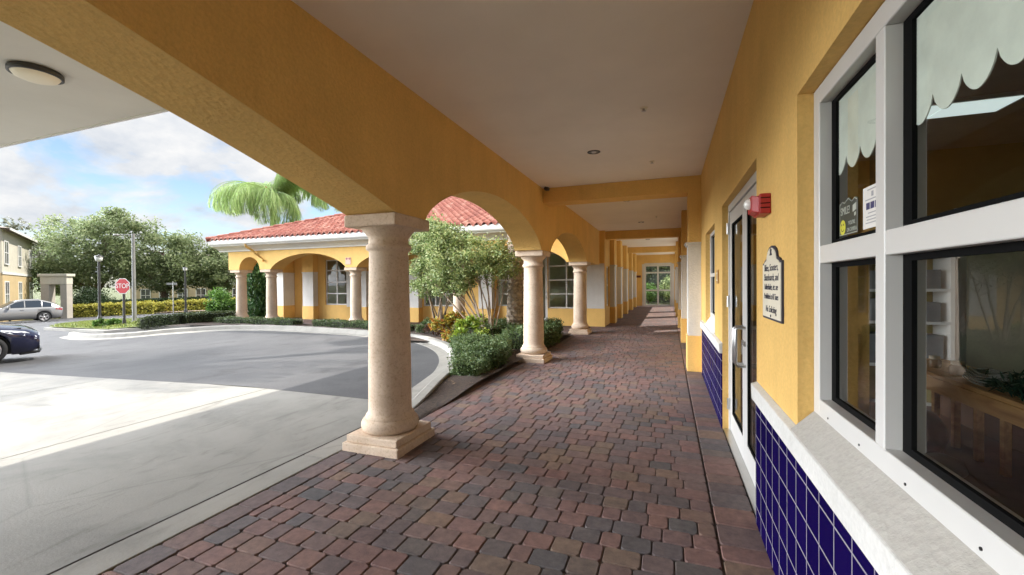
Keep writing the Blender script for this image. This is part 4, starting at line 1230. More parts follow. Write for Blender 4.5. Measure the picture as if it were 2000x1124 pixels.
# ================================================================== STREET FURNITURE
sx, sy = -20.73, 10.89; sz = gz(sx, sy)
FWD = Vector((-.343, .939, 0)); RGT = Vector((.939, .343, 0))
toc = Vector((-sx, -sy, 0)).normalized()
sgn_n = Vector((.30, -.954, 0)).normalized()      # the face of the stop sign
sgn_x = Vector((0, 0, 1)).cross(sgn_n)
t = tag(empty('stop_sign', (sx, sy, sz)), 'red octagonal STOP sign on a dark post beside the driveway', 'stop sign')
m1 = MB(); m1.tube([(0, 0, -.05), (0, 0, 1.93)], .045, 10); m1.tube([(0, 0, 0), (0, 0, .35)], .065, 10); m1.build('post', M['darkmetal'], t)
def octo(r, off, th, mat, name):
    m1 = MB(); m1.prism([tuple(sgn_n * off + sgn_x * (r * math.cos(R(22.5 + 45 * k))) + Vector((0, 0, 1.70 + r * math.sin(R(22.5 + 45 * k))))) for k in range(8)], sgn_n * th)
    return m1.build(name, mat, t)
octo(.335, .050, .004, M['signwhite'], 'sign_border'); octo(.308, .0545, .003, M['signred'], 'sign_face')
text('lettering', 'STOP', .265, M['signwhite'], sgn_x, (0, 0, 1), tuple(sgn_n * .060 + Vector((0, 0, 1.70))), t, sx=.88, ext=.001)
# tall lamp post
lx, ly = -21.96, 11.91; lz = gz(lx, ly)
t = tag(empty('lamp_post', (lx, ly, lz)), 'tall dark street lamp post with side arm behind the stop sign', 'street lamp')
m1 = MB(); m1.tube([(0, 0, -.05), (0, 0, 1.7), (0, 0, 4.0)], [.085, .07, .055], 12); m1.build('pole', M['greymetal'], t)
m1 = MB(); m1.lathe([(.20, -.03), (.20, .12), (.13, .18)], n=16); m1.build('base', M['darkmetal'], t)
m1 = MB(); m1.tube([(0, 0, 3.93), tuple(-RGT * .3 + Vector((0, 0, 3.97))), tuple(-RGT * .62 + Vector((0, 0, 3.95)))], .016, 8); m1.build('arm', M['greymetal'], t)
m1 = MB(); q = -RGT * .72; m1.lathe([(.02, 4.0), (.10, 3.98), (.13, 3.93), (.11, 3.91)], c=(q.x, q.y, 0), n=16); m1.build('lamp_head', M['greymetal'], t)
def post_lamp(x, y, h, lab, r=.055):
    t = tag(empty('lamp_post', (x, y, gz(x, y))), lab, 'street lamp')
    m1 = MB(); m1.tube([(0, 0, -.05), (0, 0, h - .35)], [r * 1.25, r], 10); m1.lathe([(r * 2, 0), (r * 2, .3), (r * 1.2, .4)], n=12); m1.build('pole', M['darkmetal'], t)
    m1 = MB(); m1.lathe([(.06, h - .35), (.15, h - .30), (.17, h - .1), (.16, h - .09)], n=16); m1.build('lamp_glass', M['lens'], t)
    m1 = MB(); m1.lathe([(.20, h - .09), (.18, h - .04), (.05, h), (.01, h + .05)], n=16); m1.build('lamp_cap', M['darkmetal'], t)
post_lamp(-29.63, 14.43, 3.75, 'slim dark lamp post with pale head left of the stop sign')
post_lamp(-42.4, 27.09, 4.3, 'distant dark lamp post between oaks and the bright green shrub', .07)
t = tag(empty('street_sign', (-41.31, 25.36, gz(-41.31, 25.36))), 'thin pale post with a small street name plate by the yellow hedge', 'street sign')
m1 = MB(); m1.tube([(0, 0, 0), (0, 0, 2.9)], .045, 8); m1.build('post', M['steel'], t)
m1 = MB(); q = RGT; m1.prism([tuple(-q * .55 + Vector((0, 0, 2.6))), tuple(q * .35 + Vector((0, 0, 2.6))), tuple(q * .35 + Vector((0, 0, 2.78))), tuple(-q * .55 + Vector((0, 0, 2.78)))], (.01, -.03, 0)); m1.build('name_plate', M['greymetal'], t)

# ================================================================== VEHICLES
M['silverpaint'] = plain('silver_car_paint', (.30, .298, .295), rough=.3, metal=.35, var=.01, coat=.8)
M['bluepaint'] = plain('navy_car_paint', (.006, .008, .034), rough=.25, metal=.2, var=.01, coat=1)
M['greypaint'] = plain('pale_blue_car_paint', (.36, .40, .44), rough=.3, metal=.3, var=.01, coat=.8)
M['carglass'] = plain('car_glass', (.030, .036, .042), rough=.06, var=.02, spec=.8)
M['tyre'] = plain('tyre_rubber', (.014, .014, .015), rough=.8, var=.1)
M['alloy'] = plain('alloy_rim', (.62, .62, .63), rough=.3, metal=.7, var=.02)
M['headlamp'] = plain('headlamp', (.55, .57, .6), rough=.08, var=.03, spec=.8)
M['taillamp'] = plain('tail_lamp', (.35, .01, .01), rough=.15, var=.03)

def car(name, label, paint, loc, heading, L, Wd, H, wb, fo, belt, hood, wr, suv=True, spokes=5, group=None):
    """nose towards +x of the car's own axes"""
    t = tag(empty(name, loc), label, 'car', group)
    t.rotation_euler = (0, 0, heading)
    xf = wb / 2; xr = -wb / 2; x1 = xf + fo; x0 = x1 - L; hw = Wd / 2
    sill = .24 if suv else .19
    # stations along the body
    xsn = sorted(set([round(x0 + L * k / 44, 4) for k in range(45)] + [round(c + (wr + .05) * math.cos(math.pi * k / 12), 4) for c in (xf, xr) for k in range(13)]))
    def zb(x):
        z = sill
        if x > x1 - .35: z = sill + .10 * ((x - x1 + .35) / .35) ** 2
        if x < x0 + .35: z = sill + .16 * ((x0 + .35 - x) / .35) ** 2
        for c in (xf, xr):
            d = abs(x - c)
            if d < wr + .05: z = max(z, wr + math.sqrt(max(0, (wr + .05) ** 2 - d * d)))
        return z
    cowl = xf - .55
    def sh(x):   # shoulder height
        if x > cowl:
            u = (x - cowl) / (x1 - cowl); return belt - .02 - (belt - hood + .05) * u ** 1.3 - .12 * max(0, (u - .8) / .2) ** 2
        if x < x0 + .5: return belt + .05 - .10 * ((x0 + .5 - x) / .5) ** 2
        return belt + .05 * (cowl - x) / (cowl - x0)
    def ww(x):
        u = max(0, (x - (x1 - .75)) / .75); v = max(0, (x0 + .55 - x) / .55)
        return hw * (1 - .26 * u ** 2.4 - .16 * v ** 2.4)
    def crown(x): return .055 if x > cowl else .03
    vs = []; m = 15
    for x in xsn:
        w = ww(x); b = zb(x); s_ = max(sh(x), b + .10)
        mid = max(b + .05, min(.62, s_ - .08))
        half = [(w * .90, b), (w * .985, b + .04), (w, mid), (w * .985, s_ - .07), (w * .94, s_ - .015), (w * .80, s_ + .02), (w * .4, s_ + crown(x))]
        for y, z in half: vs.append((x, -y, z))
        vs.append((x, 0, s_ + crown(x) + .008))
        for y, z in half[::-1]: vs.append((x, y, z))
    fs = [(i * m + j, (i + 1) * m + j, (i + 1) * m + j + 1, i * m + j + 1) for i in range(len(xsn) - 1) for j in range(m - 1)]
    fs.append(tuple(range(m))[::-1]); fs.append(tuple((len(xsn) - 1) * m + k for k in range(m)))
    b_ = MB(); b_.add(vs, fs, 0, True)
    # cabin
    if suv: prof = [(cowl + .05, belt), (cowl - .75, H - .10), (cowl - 1.15, H - .015), (cowl - 1.9, H), (x0 + 1.15, H - .06), (x0 + .62, H - .24), (x0 + .16, belt + .10)]
    else: prof = [(cowl + .05, belt), (cowl - .85, H - .06), (cowl - 1.25, H), (cowl - 1.7, H - .01), (x0 + 1.35, H - .11), (x0 + .95, H - .24), (x0 + .45, belt + .03)]
    vs = []
    for x, z in prof:
        wbs = ww(x) * .93; f = (z - belt) / (H - belt); wt = wbs * (1 - .22 * f)
        zz = belt - .03
        vs += [(x, -wbs, zz), (x, -wt, z - .03), (x, -wt * .7, z), (x, wt * .7, z), (x, wt, z - .03), (x, wbs, zz)]
    fs = [(i * 6 + j, i * 6 + j + 1, (i + 1) * 6 + j + 1, (i + 1) * 6 + j) for i in range(len(prof) - 1) for j in range(5)]
    b_.add(vs, fs, 0, True)
    body = b_.build('body', paint, t)
    # side glass
    def sidept(x, z, s_):
        wbs = ww(x) * .93; f = (z - belt) / (H - belt); return (x, s_ * (wbs * (1 - .22 * f) + .006), z)
    def roofz(x): return interp([(a, b) for a, b in prof], x)
    for s_ in (-1, 1):
        for xa, xb_ in ((cowl - .30, cowl - 1.12), (cowl - 1.18, cowl - 2.0), (cowl - 2.06, x0 + .62)):
            if xa - xb_ < .15: continue
            g = MB(); top = []; bot = []
            for k in range(7):
                x = xa + (xb_ - xa) * k / 6
                zt = max(belt + .05, roofz(x) - .10); top.append(sidept(x, zt, s_)); bot.append(sidept(x, belt + .05, s_))
            g.add(top + bot, [(k, k + 1, 8 + k, 7 + k) for k in range(6)])
            g.build('side_window', M['carglass'], t)
    def endglass(i, n_):
        (xa, za), (xb_, zb__) = prof[i], prof[i + 1]
        g = MB(); pp = []
        d = Vector((zb__ - za, 0, -(xb_ - xa))).normalized()
        if d.z < 0: d = -d
        for f in (.12, .9):
            x = xa + (xb_ - xa) * f; z = za + (zb__ - za) * f; w = ww(x) * .93 * (1 - .22 * (z - belt) / (H - belt)) * .9
            pp += [Vector((x, -w, z)) + d * .012, Vector((x, w, z)) + d * .012]
        g.quad(pp[0], pp[1], pp[3], pp[2]); g.build(n_, M['carglass'], t)
    endglass(0, 'windscreen'); endglass(len(prof) - 2, 'rear_window')
    # underbody
    u = MB(); u.box((x0 + .3, -hw * .72, .20), (x1 - .3, hw * .72, belt - .12)); u.build('underbody', M['black'], t)
    for xw in (xf, xr):
        for s_ in (-1, 1):
            w = MB(); y0 = s_ * (hw - .225); y1 = s_ * (hw - .005)
            w.lathe([(wr * .68, y0), (wr * .97, y0 + s_ * .015), (wr, y0 + s_ * .05), (wr, y1 - s_ * .04), (wr * .96, y1 - s_ * .008), (wr * .72, y1), (wr * .69, y1 - s_ * .03)], c=(xw, 0, wr), n=32, axis='y', cap=False)
            wo = w.build('wheel', M['tyre'], t)
            rm = MB(); rm.lathe([(wr * .70, y1 - s_ * .015), (wr * .72, y1 - s_ * .002), (wr * .66, y1 - s_ * .012), (wr * .64, y1 - s_ * .06)], c=(xw, 0, wr), n=32, axis='y', cap=False)
            for k in range(spokes):
                a = 2 * math.pi * (k + .25) / spokes
                for da in (-.13, .13):
                    ca, sa = math.cos(a + da), math.sin(a + da); pa = Vector((-sa, 0, ca))
                    c0 = Vector((xw, y1 - s_ * .028, wr)) + Vector((ca, 0, sa)) * .04; c1 = Vector((xw, y1 - s_ * .012, wr)) + Vector((ca, 0, sa)) * wr * .67
                    rm.prism([c0 - pa * .022, c0 + pa * .022, c1 + pa * .026, c1 - pa * .026], (0, -s_ * .02, 0))
            rm.lathe([(.055, y1 - s_ * .045), (.05, y1 - s_ * .01), (.001, y1 - s_ * .006)], c=(xw, 0, wr), n=14, axis='y', cap=False)
            rm.build('rim', M['alloy'], wo)
            dk = MB(); dk.lathe([(wr * .66, y1 - s_ * .075), (.001, y1 - s_ * .075)], c=(xw, 0, wr), n=24, axis='y', cap=False); dk.build('brake_disc', M['darkmetal'], wo)
    # lamps, handles, mirrors
    for s_ in (-1, 1):
        g = MB(); pts = []
        for x, dz0, dz1 in ((x1 - .06, -.12, -.05), (x1 - .25, -.13, -.02), (x1 - .48, -.10, -.02), (x1 - .62, -.06, -.025)):
            w = ww(x); z = sh(x); pts.append(((x + .008, s_ * (w * .99 + .004), z + dz0), (x + .008, s_ * (w * .955 + .004), z + dz1)))
        g.add([q for p in pts for q in p], [(2 * k, 2 * k + 1, 2 * k + 3, 2 * k + 2) for k in range(3)]); g.build('headlight', M['headlamp'], t)
        g = MB(); pts = []
        for x in (x0 + .05, x0 + .2, x0 + .42):
            w = ww(x); z = sh(x); pts.append(((x - .006, s_ * (w * 1.0 + .004), z - .20), (x - .006, s_ * (w * .97 + .005), z - .05)))
        g.add([q for p in pts for q in p], [(2 * k, 2 * k + 1, 2 * k + 3, 2 * k + 2) for k in range(2)]); g.build('tail_lamp', M['taillamp'], t)
        g = MB(); yy = s_ * (ww(cowl - .3) * .93 + .02)
        g.box((cowl - .42, min(yy, yy + s_ * .19), belt + .03), (cowl - .27, max(yy, yy + s_ * .19), belt + .17)); g.build('mirror', paint, t, bevel=.03)
        g = MB()
        for xx in (cowl - 1.0, cowl - 1.92):
            yy = s_ * (ww(xx) * .99); g.box((xx - .09, min(yy, yy + s_ * .03), belt - .13), (xx + .09, max(yy, yy + s_ * .03), belt - .10))
        g.build('door_handle', M['alloy'], t)
    g = MB(); g.box((x1 - .10, -.45, .33), (x1 - .005, .45, hood - .12)); g.build('grille', M['black'], t, bevel=.02)
    g = MB(); g.tube([(x1 - .32, -hw * .86, .20), (x1 - .02, -hw * .62, .20), (x1 + .02, 0, .20), (x1 - .02, hw * .62, .20), (x1 - .32, hw * .86, .20)], .035, 6); g.build('front_lip', M['black'], t)
    return t
hd = math.atan2(.343, .939)
bx_, by_ = -14.72, 5.06
hd = math.atan2(.93, .35)
car('parked_sedan', 'dark navy blue car with silver wheels, only its front in view', M['bluepaint'], (bx_ - 1.38 * math.cos(hd) - .8 * math.sin(hd), by_ - 1.38 * math.sin(hd) + .8 * math.cos(hd), gz(bx_, by_) + .005), hd, 4.65, 1.82, 1.42, 2.76, .84, .93, .78, .335, suv=False)
hs = math.atan2(-.98, -.2)
sc_x, sc_y = -44.85, 17.5
slp = math.atan2(gz(-44.2, 16.3) - gz(-44.6, 18.8), 2.53)
c_ = car('silver_crossover', 'silver crossover car driving on the street past the gateway', M['silverpaint'], (sc_x + .9 * -.939, sc_y + .9 * -.343, gz(sc_x, sc_y) + .01), hs, 4.6, 1.85, 1.72, 2.66, .90, 1.06, .97, .36, suv=True)
car('parked_sedan', 'small pale blue car parked far off between the oaks, behind the stop sign', M['greypaint'], (-57.5, 34.2, gz(-57.5, 34.2) + .3), math.atan2(.343, .939) + .2, 4.5, 1.8, 1.45, 2.7, .85, .95, .8, .33, suv=False)
car('parked_sedan', 'far grey car under the oaks half hidden by the golden hedge', M['silverpaint'], (-55.0, 38.5, gz(-55, 38.5) + .3), math.atan2(.343, .939) + .1, 4.5, 1.8, 1.45, 2.7, .85, .95, .8, .33, suv=False)

# ================================================================== PLANTS
def hedge(name, label, pts, w, h, mat, n, leaf=.05, group=None, base=None, cat='hedge', rough=.05, round_=0):
    """clipped hedge along a ground path"""
    t = tag(empty(name, (0, 0, 0)), label, cat, group)
    mb = MB(); P = []; segs = []
    pts = [np.array(p, float) for p in pts]
    tot = sum(np.linalg.norm(b - a) for a, b in zip(pts, pts[1:]))
    for a, b in zip(pts, pts[1:]):
        d = (b - a) / np.linalg.norm(b - a); nr = np.array([-d[1], d[0]]); L = np.linalg.norm(b - a)
        z0 = (gz(*a) if base is None else base); z1 = (gz(*b) if base is None else base)
        e = .05; hw = w / 2 - e
        q = [(*(a - nr * hw), z0), (*(a + nr * hw), z0), (*(b + nr * hw), z1), (*(b - nr * hw), z1)]
        mb.prism(q, (0, 0, h - e))
        k = int(n * L / tot)
        s = rng.random(k); side = rng.random(k)
        per = w + 2 * h
        u = np.zeros(k); z = np.zeros(k)
        top = side < w / per; lf = (~top) & (side < (w + h) / per); rt = ~(top | lf)
        u[top] = (rng.random(top.sum()) - .5) * w; z[top] = h
        u[lf] = -w / 2; z[lf] = rng.random(lf.sum()) * h
        u[rt] = w / 2; z[rt] = rng.random(rt.sum()) * h
        p = a[None] + d[None] * (s * L)[:, None] + nr[None] * u[:, None]
        zz = z0 + (z1 - z0) * s + z
        P.append(np.stack([p[:, 0], p[:, 1], zz], 1))
        for end, zc in ((a, z0), (b, z1)):
            ke = int(k * w / L * .5)
            P.append(np.stack([end[0] + nr[0] * (rng.random(ke) - .5) * w, end[1] + nr[1] * (rng.random(ke) - .5) * w, zc + rng.random(ke) * h], 1))
    P = np.concatenate(P); lump = np.sin(P[:, 0] * 5.1 + 1) * np.sin(P[:, 1] * 4.3) * np.sin(P[:, 2] * 7)
    P = P + unit(len(P)) * (rough * rng.random(len(P)))[:, None]; P[:, 2] += lump * rough * .8 
    D = unit(len(P)); D[:, 2] = np.abs(D[:, 2]) * .6 + .2; D /= np.linalg.norm(D, axis=1)[:, None]
    leafmesh('foliage', P, D, perp(D), leaf * (.7 + .6 * rng.random(len(P))), leaf * .55, [mat], t)
    mb.build('twigs', M['dark'], t)
    return t
def bush(name, label, c, r, mat, n, leaf, cat='bush', group=None, nb=14, br=.45, flat=1, core=True, up=.3):
    t = tag(empty(name, (c[0], c[1], c[2])), label, cat, group)
    r = np.array(r, float)
    bl = ellipsoid_blobs((0, 0, r[2]), r * .75, nb, br * min(r), shell=.5)
    P = clump_leaves(bl, max(1, n // nb)); P = P[P[:, 2] > .02]
    D = unit(len(P)); D[:, 2] = D[:, 2] * .6 + up; D /= np.linalg.norm(D, axis=1)[:, None]
    leafmesh('foliage', P, D, perp(D), leaf * (.7 + .6 * rng.random(len(P))), leaf * .5, [mat], t)
    m1 = MB()
    for k in range(7):
        a = 2 * math.pi * k / 7; m1.tube([(0, 0, 0), (.25 * r[0] * math.cos(a), .25 * r[1] * math.sin(a), r[2] * .7), (.6 * r[0] * math.cos(a), .6 * r[1] * math.sin(a), r[2] * 1.2)], [.03 * r[2] + .01, .02 * r[2] + .006, .004], 6)
    m1.build('stem', M['bark'], t)
    return t

# low hedges round the loop
hedge('box_hedge', 'pale clipped box hedge at the driveway corner beside the lawn', [(-19.0, 10.75), (-17.6, 11.25), (-16.9, 12.6)], .75, .44, M['hedgeA'], 7000, .055)
hedge('box_hedge', 'low hedge strip in front of the two columns at the end of the wing', [(-16.25, 11.65), (-14.3, 11.78), (-12.5, 11.75)], .5, .27, M['hedge'], 4500, .045, 'low hedge strips in front of the wing')
hedge('box_hedge', 'low hedge strip in front of the third column of the wing', [(-11.5, 11.7), (-9.2, 11.6), (-7.4, 11.15)], .5, .27, M['hedge'], 4500, .045, 'low hedge strips in front of the wing')
hedge('shrub_border', 'dense dark green shrub mass along the walkway before the second column', [(-3.62, 8.35), (-3.32, 7.55), (-3.12, 6.75)], .82, .30, M['hedge'], 14000, .042, base=.05, cat='shrub', rough=.13)
hedge('shrub_border', 'low tip of dark green shrubs narrowing between kerb and bricks', [(-3.08, 6.85), (-2.96, 5.95)], .38, .25, M['hedge'], 5500, .038, base=.05, cat='shrub', rough=.12)
hedge('shrub_border', 'dark green shrubs along the kerb in front of the lime bush', [(-4.45, 8.75), (-4.0, 8.15), (-3.72, 7.75)], .45, .20, M['hedge'], 6000, .042, base=.05, cat='shrub', rough=.12)
hedge('shrub_border', 'dark green shrubs behind the second column beside the bricks', [(-3.05, 8.7), (-2.95, 10.2), (-3.2, 11.6)], .75, .40, M['hedge'], 7000, .05, base=.06, cat='shrub', rough=.11)
hedge('shrub_border', 'dark green shrubs at the foot of the rough palm trunk', [(-4.55, 9.3), (-3.8, 10.3), (-4.6, 11.4)], .8, .40, M['hedge'], 6000, .05, base=.06, cat='shrub', rough=.11)
bush('croton_bush', 'yellow and orange leaved croton bush by the kerb', (-4.95, 9.45, .06), (.75, .55, .40), M['croton'], 3200, .10, 'bush')
bush('lime_bush', 'bright lime green bush between the croton and the dark shrubs', (-4.25, 8.75, .06), (.46, .42, .36), M['lime'], 2300, .085, 'bush')
bush('lime_bush', 'lime green bush under the leaning stems behind the croton', (-4.85, 10.6, .06), (.40, .40, .36), M['lime'], 1500, .085, 'bush')
bush('red_shrub', 'low dark red leaved shrub left of the croton near the kerb', (-5.95, 10.25, .06), (.36, .32, .24), M['redleaf'], 1300, .07, 'bush')
bush('green_shrub', 'low green shrub by the kerb behind the nearest column', (-6.6, 10.75, .06), (.42, .36, .24), M['hedge'], 1500, .06, 'bush')

def stem_tree(name, label, base, tips, crowns, n, leaf, mat, r0=.035):
    t = tag(empty(name, base), label, 'tree')
    B = Vector(base)
    m1 = MB()
    for k, (x, y, z) in enumerate(tips):
        e = Vector((x, y, z)) - B
        a0 = Vector((random.uniform(-.12, .12), random.uniform(-.12, .12), -.02))
        mid = a0.lerp(e, .5) + Vector((random.uniform(-.06, .06), random.uniform(-.06, .06), .12))
        rr = r0 * random.uniform(.7, 1.1)
        m1.tube([a0, a0.lerp(mid, .5) + Vector((0, 0, .04)), mid, mid.lerp(e, .55) + Vector((0, 0, .05)), e], [rr, rr * .85, rr * .68, rr * .5, rr * .2], 7)
        for q in range(4):
            s_ = mid.lerp(e, random.uniform(.2, .95)); dd = Vector((random.uniform(-.5, .5), random.uniform(-.4, .4), random.uniform(.15, .5)))
            m1.tube([s_, s_ + dd * .5 + Vector((0, 0, .03)), s_ + dd], [rr * .35, rr * .25, rr * .08], 5)
    m1.build('stem', M['palebark'], t)
    bl = []
    for c, r, nb, br in crowns:
        b = ellipsoid_blobs(np.array(c) - np.array(base), r, nb, br, shell=.3); bl.append(b)
    bl = np.concatenate(bl); P = clump_leaves(bl, max(1, n // len(bl)), spread=.6); P += unit(len(P)) * (rng.random(len(P)) ** 5 * .28)[:, None]
    D = unit(len(P)); D[:, 2] = D[:, 2] * .7 - .1; D /= np.linalg.norm(D, axis=1)[:, None]
    leafmesh('crown', P, D, perp(D), leaf * (.6 + .8 * rng.random(len(P))), leaf * .5, [mat], t)
def fan(base, n, spread, cx, cy, z0, z1):
    out = []
    for k in range(n):
        a = -1 + 2 * (k + .5) / n
        out.append((base[0] + cx + spread * a + random.uniform(-.12, .12), base[1] + cy + .35 * a + random.uniform(-.35, .35), random.uniform(z0, z1)))
    return out
stem_tree('multi_stem_tree', 'leaning many stemmed tree with light green crown in the planting bed', (-4.05, 9.45, .06), fan((-4.05, 9.45), 13, 1.05, -.75, .15, 1.7, 2.35),
          [((-4.75, 9.4, 2.1), (1.05, .8, .72), 100, .19), ((-5.3, 9.6, 2.55), (.65, .55, .58), 60, .18), ((-3.8, 9.5, 2.0), (.5, .45, .55), 44, .16), ((-5.1, 9.5, 1.55), (.7, .55, .35), 40, .17)], 15500, .078, M['myrtle'], .026)
stem_tree('multi_stem_tree', 'upright pale stemmed tree just behind the nearest column', (-6.25, 11.0, .06), fan((-6.25, 11.0), 10, .75, .05, -.1, 1.5, 2.1),
          [((-6.2, 10.8, 1.9), (.95, .75, .85), 110, .2), ((-6.3, 10.6, 2.75), (.7, .55, .55), 60, .19)], 14000, .085, M['myrtle'], .03)

def frond(P_, D_, U_, L_, W_, base, az, el0, length, droop, leaflet, hang, nl=46, rach=None, wid=.03):
    """one feather leaf: leaflets in pairs along an arching rib"""
    n = 14; pts = []; p = Vector(base); el = el0
    for k in range(n + 1):
        pts.append(p.copy())
        d = Vector((math.cos(az) * math.cos(el), math.sin(az) * math.cos(el), math.sin(el)))
        p = p + d * (length / n); el -= droop / n * (.35 + 1.3 * k / n)
    if rach is not None: rach.tube(pts, [.028 - .022 * k / n for k in range(n + 1)], 5)
    for k in range(nl):
        t = .1 + .9 * k / nl; i = min(n - 1, int(t * n)); f = t * n - i
        a = pts[i].lerp(pts[i + 1], f); tg = (pts[i + 1] - pts[i]).normalized()
        sd = tg.cross(Vector((0, 0, 1))).normalized()
        ll = leaflet * (math.sin(math.pi * min(1, .12 + t * .88)) ** .6 + .1)
        for s in (-1, 1):
            d = (sd * s * (1 - hang) * random.uniform(.5, 1.5) + tg * random.uniform(.2, .6) + Vector((random.uniform(-.12, .12), random.uniform(-.12, .12), -hang + random.uniform(-.1, .1)))).normalized()
            P_.append(a + d * ll / 2); D_.append(d); U_.append(d.cross(Vector((random.uniform(-.3, .3), random.uniform(-.3, .3), 1))).normalized()); L_.append(ll); W_.append(wid)
def palm(name, label, base, h, nf, length, leaflet, hang, mat, tr, droop=1.9, el=(20, 75), boots=False, lean=(0, 0), wid=.03, nl=46, bootmat='palmboot'):
    t = tag(empty(name, base), label, 'palm tree')
    top = Vector((lean[0], lean[1], h))
    m1 = MB(); n = max(10, int(h / .14))
    pr = []
    for k in range(n + 1):
        s = k / n; r = tr * (1.35 - .35 * min(1, s * 6)) * (1 + .06 * (k % 2))
        pr.append(r)
    m1.tube([top * (k / n) for k in range(n + 1)], pr, 14)
    to = m1.build('trunk', M['palmtrunk'], t)
    if boots:
        m2 = MB()
        rows = int(h / .105)
        for k in range(rows):
            z = .06 + k * .105; s = z / h; ax = top * s; rr = tr * (1.35 - .35 * min(1, s * 6))
            for j in range(9):
                a = 2 * math.pi * (j + .5 * (k % 2)) / 9 + random.uniform(-.05, .05)
                c, sn = math.cos(a), math.sin(a); o = Vector((c, sn, 0)); tn = Vector((-sn, c, 0)); w = rr * .36
                q = ax + o * (rr * .93); out = random.uniform(.025, .05)
                m2.add([q - tn * w + Vector((0, 0, -.05)), q + tn * w + Vector((0, 0, -.05)), q + tn * w * .8 + o * out + Vector((0, 0, .045)), q - tn * w * .8 + o * out + Vector((0, 0, .045)), q + Vector((0, 0, .075))],
                       [(0, 1, 2, 3), (3, 2, 4), (0, 3, 4), (1, 4, 2)])
        m2.build('old_frond_base', M['palmtrunk'], to)
    else:
        m2 = MB()
        for k in range(22):
            a = k * 2.4; z = h - .9 + .9 * k / 22
            o = Vector((math.cos(a), math.sin(a), 0)); q = top * (z / h) + o * tr * .8
            m2.tube([q, q + o * .10 + Vector((0, 0, .35)), q + o * .3 + Vector((0, 0, .75))], [.07, .06, .03], 6)
        m2.build('frond_base', M[bootmat], to)
    P_, D_, U_, L_, W_ = [], [], [], [], []
    ra = MB()
    for k in range(nf):
        e = R(el[0] + (el[1] - el[0]) * ((k * .618) % 1))
        frond(P_, D_, U_, L_, W_, top, k * 2.39996 + random.uniform(-.1, .1), e, length * random.uniform(.85, 1.08), droop * random.uniform(.85, 1.15), leaflet, hang, nl, ra, wid)
    c = leafmesh('crown', np.array(P_), np.array(D_), np.array(U_), np.array(L_), np.array(W_), [mat], t)
    ra.build('frond_rib', M['palm'] if mat is M['palm'] else M['palmdark'], c)
    return t
palm('queen_palm', 'tall queen palm with drooping bright fronds above the red roof', (-27.7, 23.94, gz(-27.7, 23.94)), 8.6, 112, 5.0, 1.15, .74, M['palm'], .2, droop=3.3, el=(8, 88), wid=.030, nl=66)
palm('queen_palm', 'second queen palm partly hidden behind the arch, right of the tall one', (-23.6, 27.2, gz(-23.6, 27.2)), 8.8, 52, 4.2, 1.0, .74, M['palm'], .19, droop=3.3, el=(10, 88), wid=.030, nl=56)
palm('dark_palm', 'dark green palm crown peeping over the roof next to the arch', (-22.0, 30.5, gz(-22, 30.5)), 8.3, 24, 3.0, .7, .3, M['palmdark'], .2, droop=1.9, el=(10, 80), wid=.06, nl=34)
palm('date_palm', 'stout date palm with rough scaly trunk beside the second column', (-3.74, 10.5, .05), 10.2, 42, 4.2, .5, .12, M['palmdark'], .185, droop=1.5, el=(-15, 75), boots=True, wid=.035, nl=44)

# cypress behind the end columns, seen through the end arches
def cypress(name, label, x, y, h, r, n):
    t = tag(empty(name, (x, y, gz(x, y))), label, 'shrub')
    k = 40; z = np.linspace(.12, h * .97, k); rr = r * (1 - (z / h) ** 1.6) * .8 + .05
    a = rng.random(k) * 6.28
    bl = np.stack([np.cos(a) * rr * .55, np.sin(a) * rr * .55, z, rr * .75 + .08], 1)
    P = clump_leaves(bl, n // k, .5); D = unit(len(P)); D[:, 2] = np.abs(D[:, 2]) + .5; D /= np.linalg.norm(D, axis=1)[:, None]
    leafmesh('foliage', P, D, perp(D), .17 * (.6 + .8 * rng.random(len(P))), .07, [M['cypress']], t)
    m1 = MB(); m1.tube([(0, 0, 0), (0, 0, h * .85)], [.07, .02], 8); m1.build('stem', M['bark'], t)
cypress('cypress_shrub', 'pointed bright green conifer seen between the two end columns', -18.3, 14.9, 2.75, .75, 5200)
cypress('cypress_shrub', 'dark green conifer close behind the second end column', -17.35, 15.35, 2.1, .6, 3500)
bush('green_shrub', 'bright green leafy shrub left of the wing beside the path', (-22.6, 16.4, gz(-22.6, 16.4)), (1.25, 1.0, .78), M['bright'], 5200, .13, 'bush', nb=26)
bush('green_shrub', 'darker green tall shrub behind the bright one by the wing', (-24.2, 20.5, gz(-24.2, 20.5)), (1.6, 1.4, 1.3), M['hedge'], 5000, .15, 'bush', nb=26)
bush('grass_clump', 'small tuft of green strappy plants round the stop sign post', (-21.6, 10.75, gz(-21.6, 10.75) + .02), (.75, .45, .22), M['bright'], 1600, .16, 'plant', up=.9)
bush('green_shrub', 'bright leafy shrub outside, seen through the left end door', (-1.35, 32.0, 0), (.9, .8, .85), M['bright'], 3000, .13, 'bush', nb=26)
bush('green_shrub', 'tall darker shrub outside, seen through the right end door', (.15, 32.6, 0), (.9, .8, 1.15), M['myrtle'], 3000, .13, 'bush', nb=26)
hedge('tall_hedge', 'tall hedge filling the view outside the glass end doors', [(-3.2, 34.5), (2.6, 34.5)], 1.2, 3.0, M['hedgeA'], 9000, .13, rough=.2)
P = np.stack([rng.uniform(-3.25, -2.62, 420), rng.uniform(5.4, 12.0, 420), np.full(420, .085)], 1)
P[:, 0] -= np.clip(P[:, 1] - 6.4, 0, 4) * rng.random(420) * .5
D = unit(420); D[:, 2] *= .12; D /= np.linalg.norm(D, axis=1)[:, None]; U = np.cross(D, np.array([0, 0, 1.])); U /= np.linalg.norm(U, axis=1)[:, None]
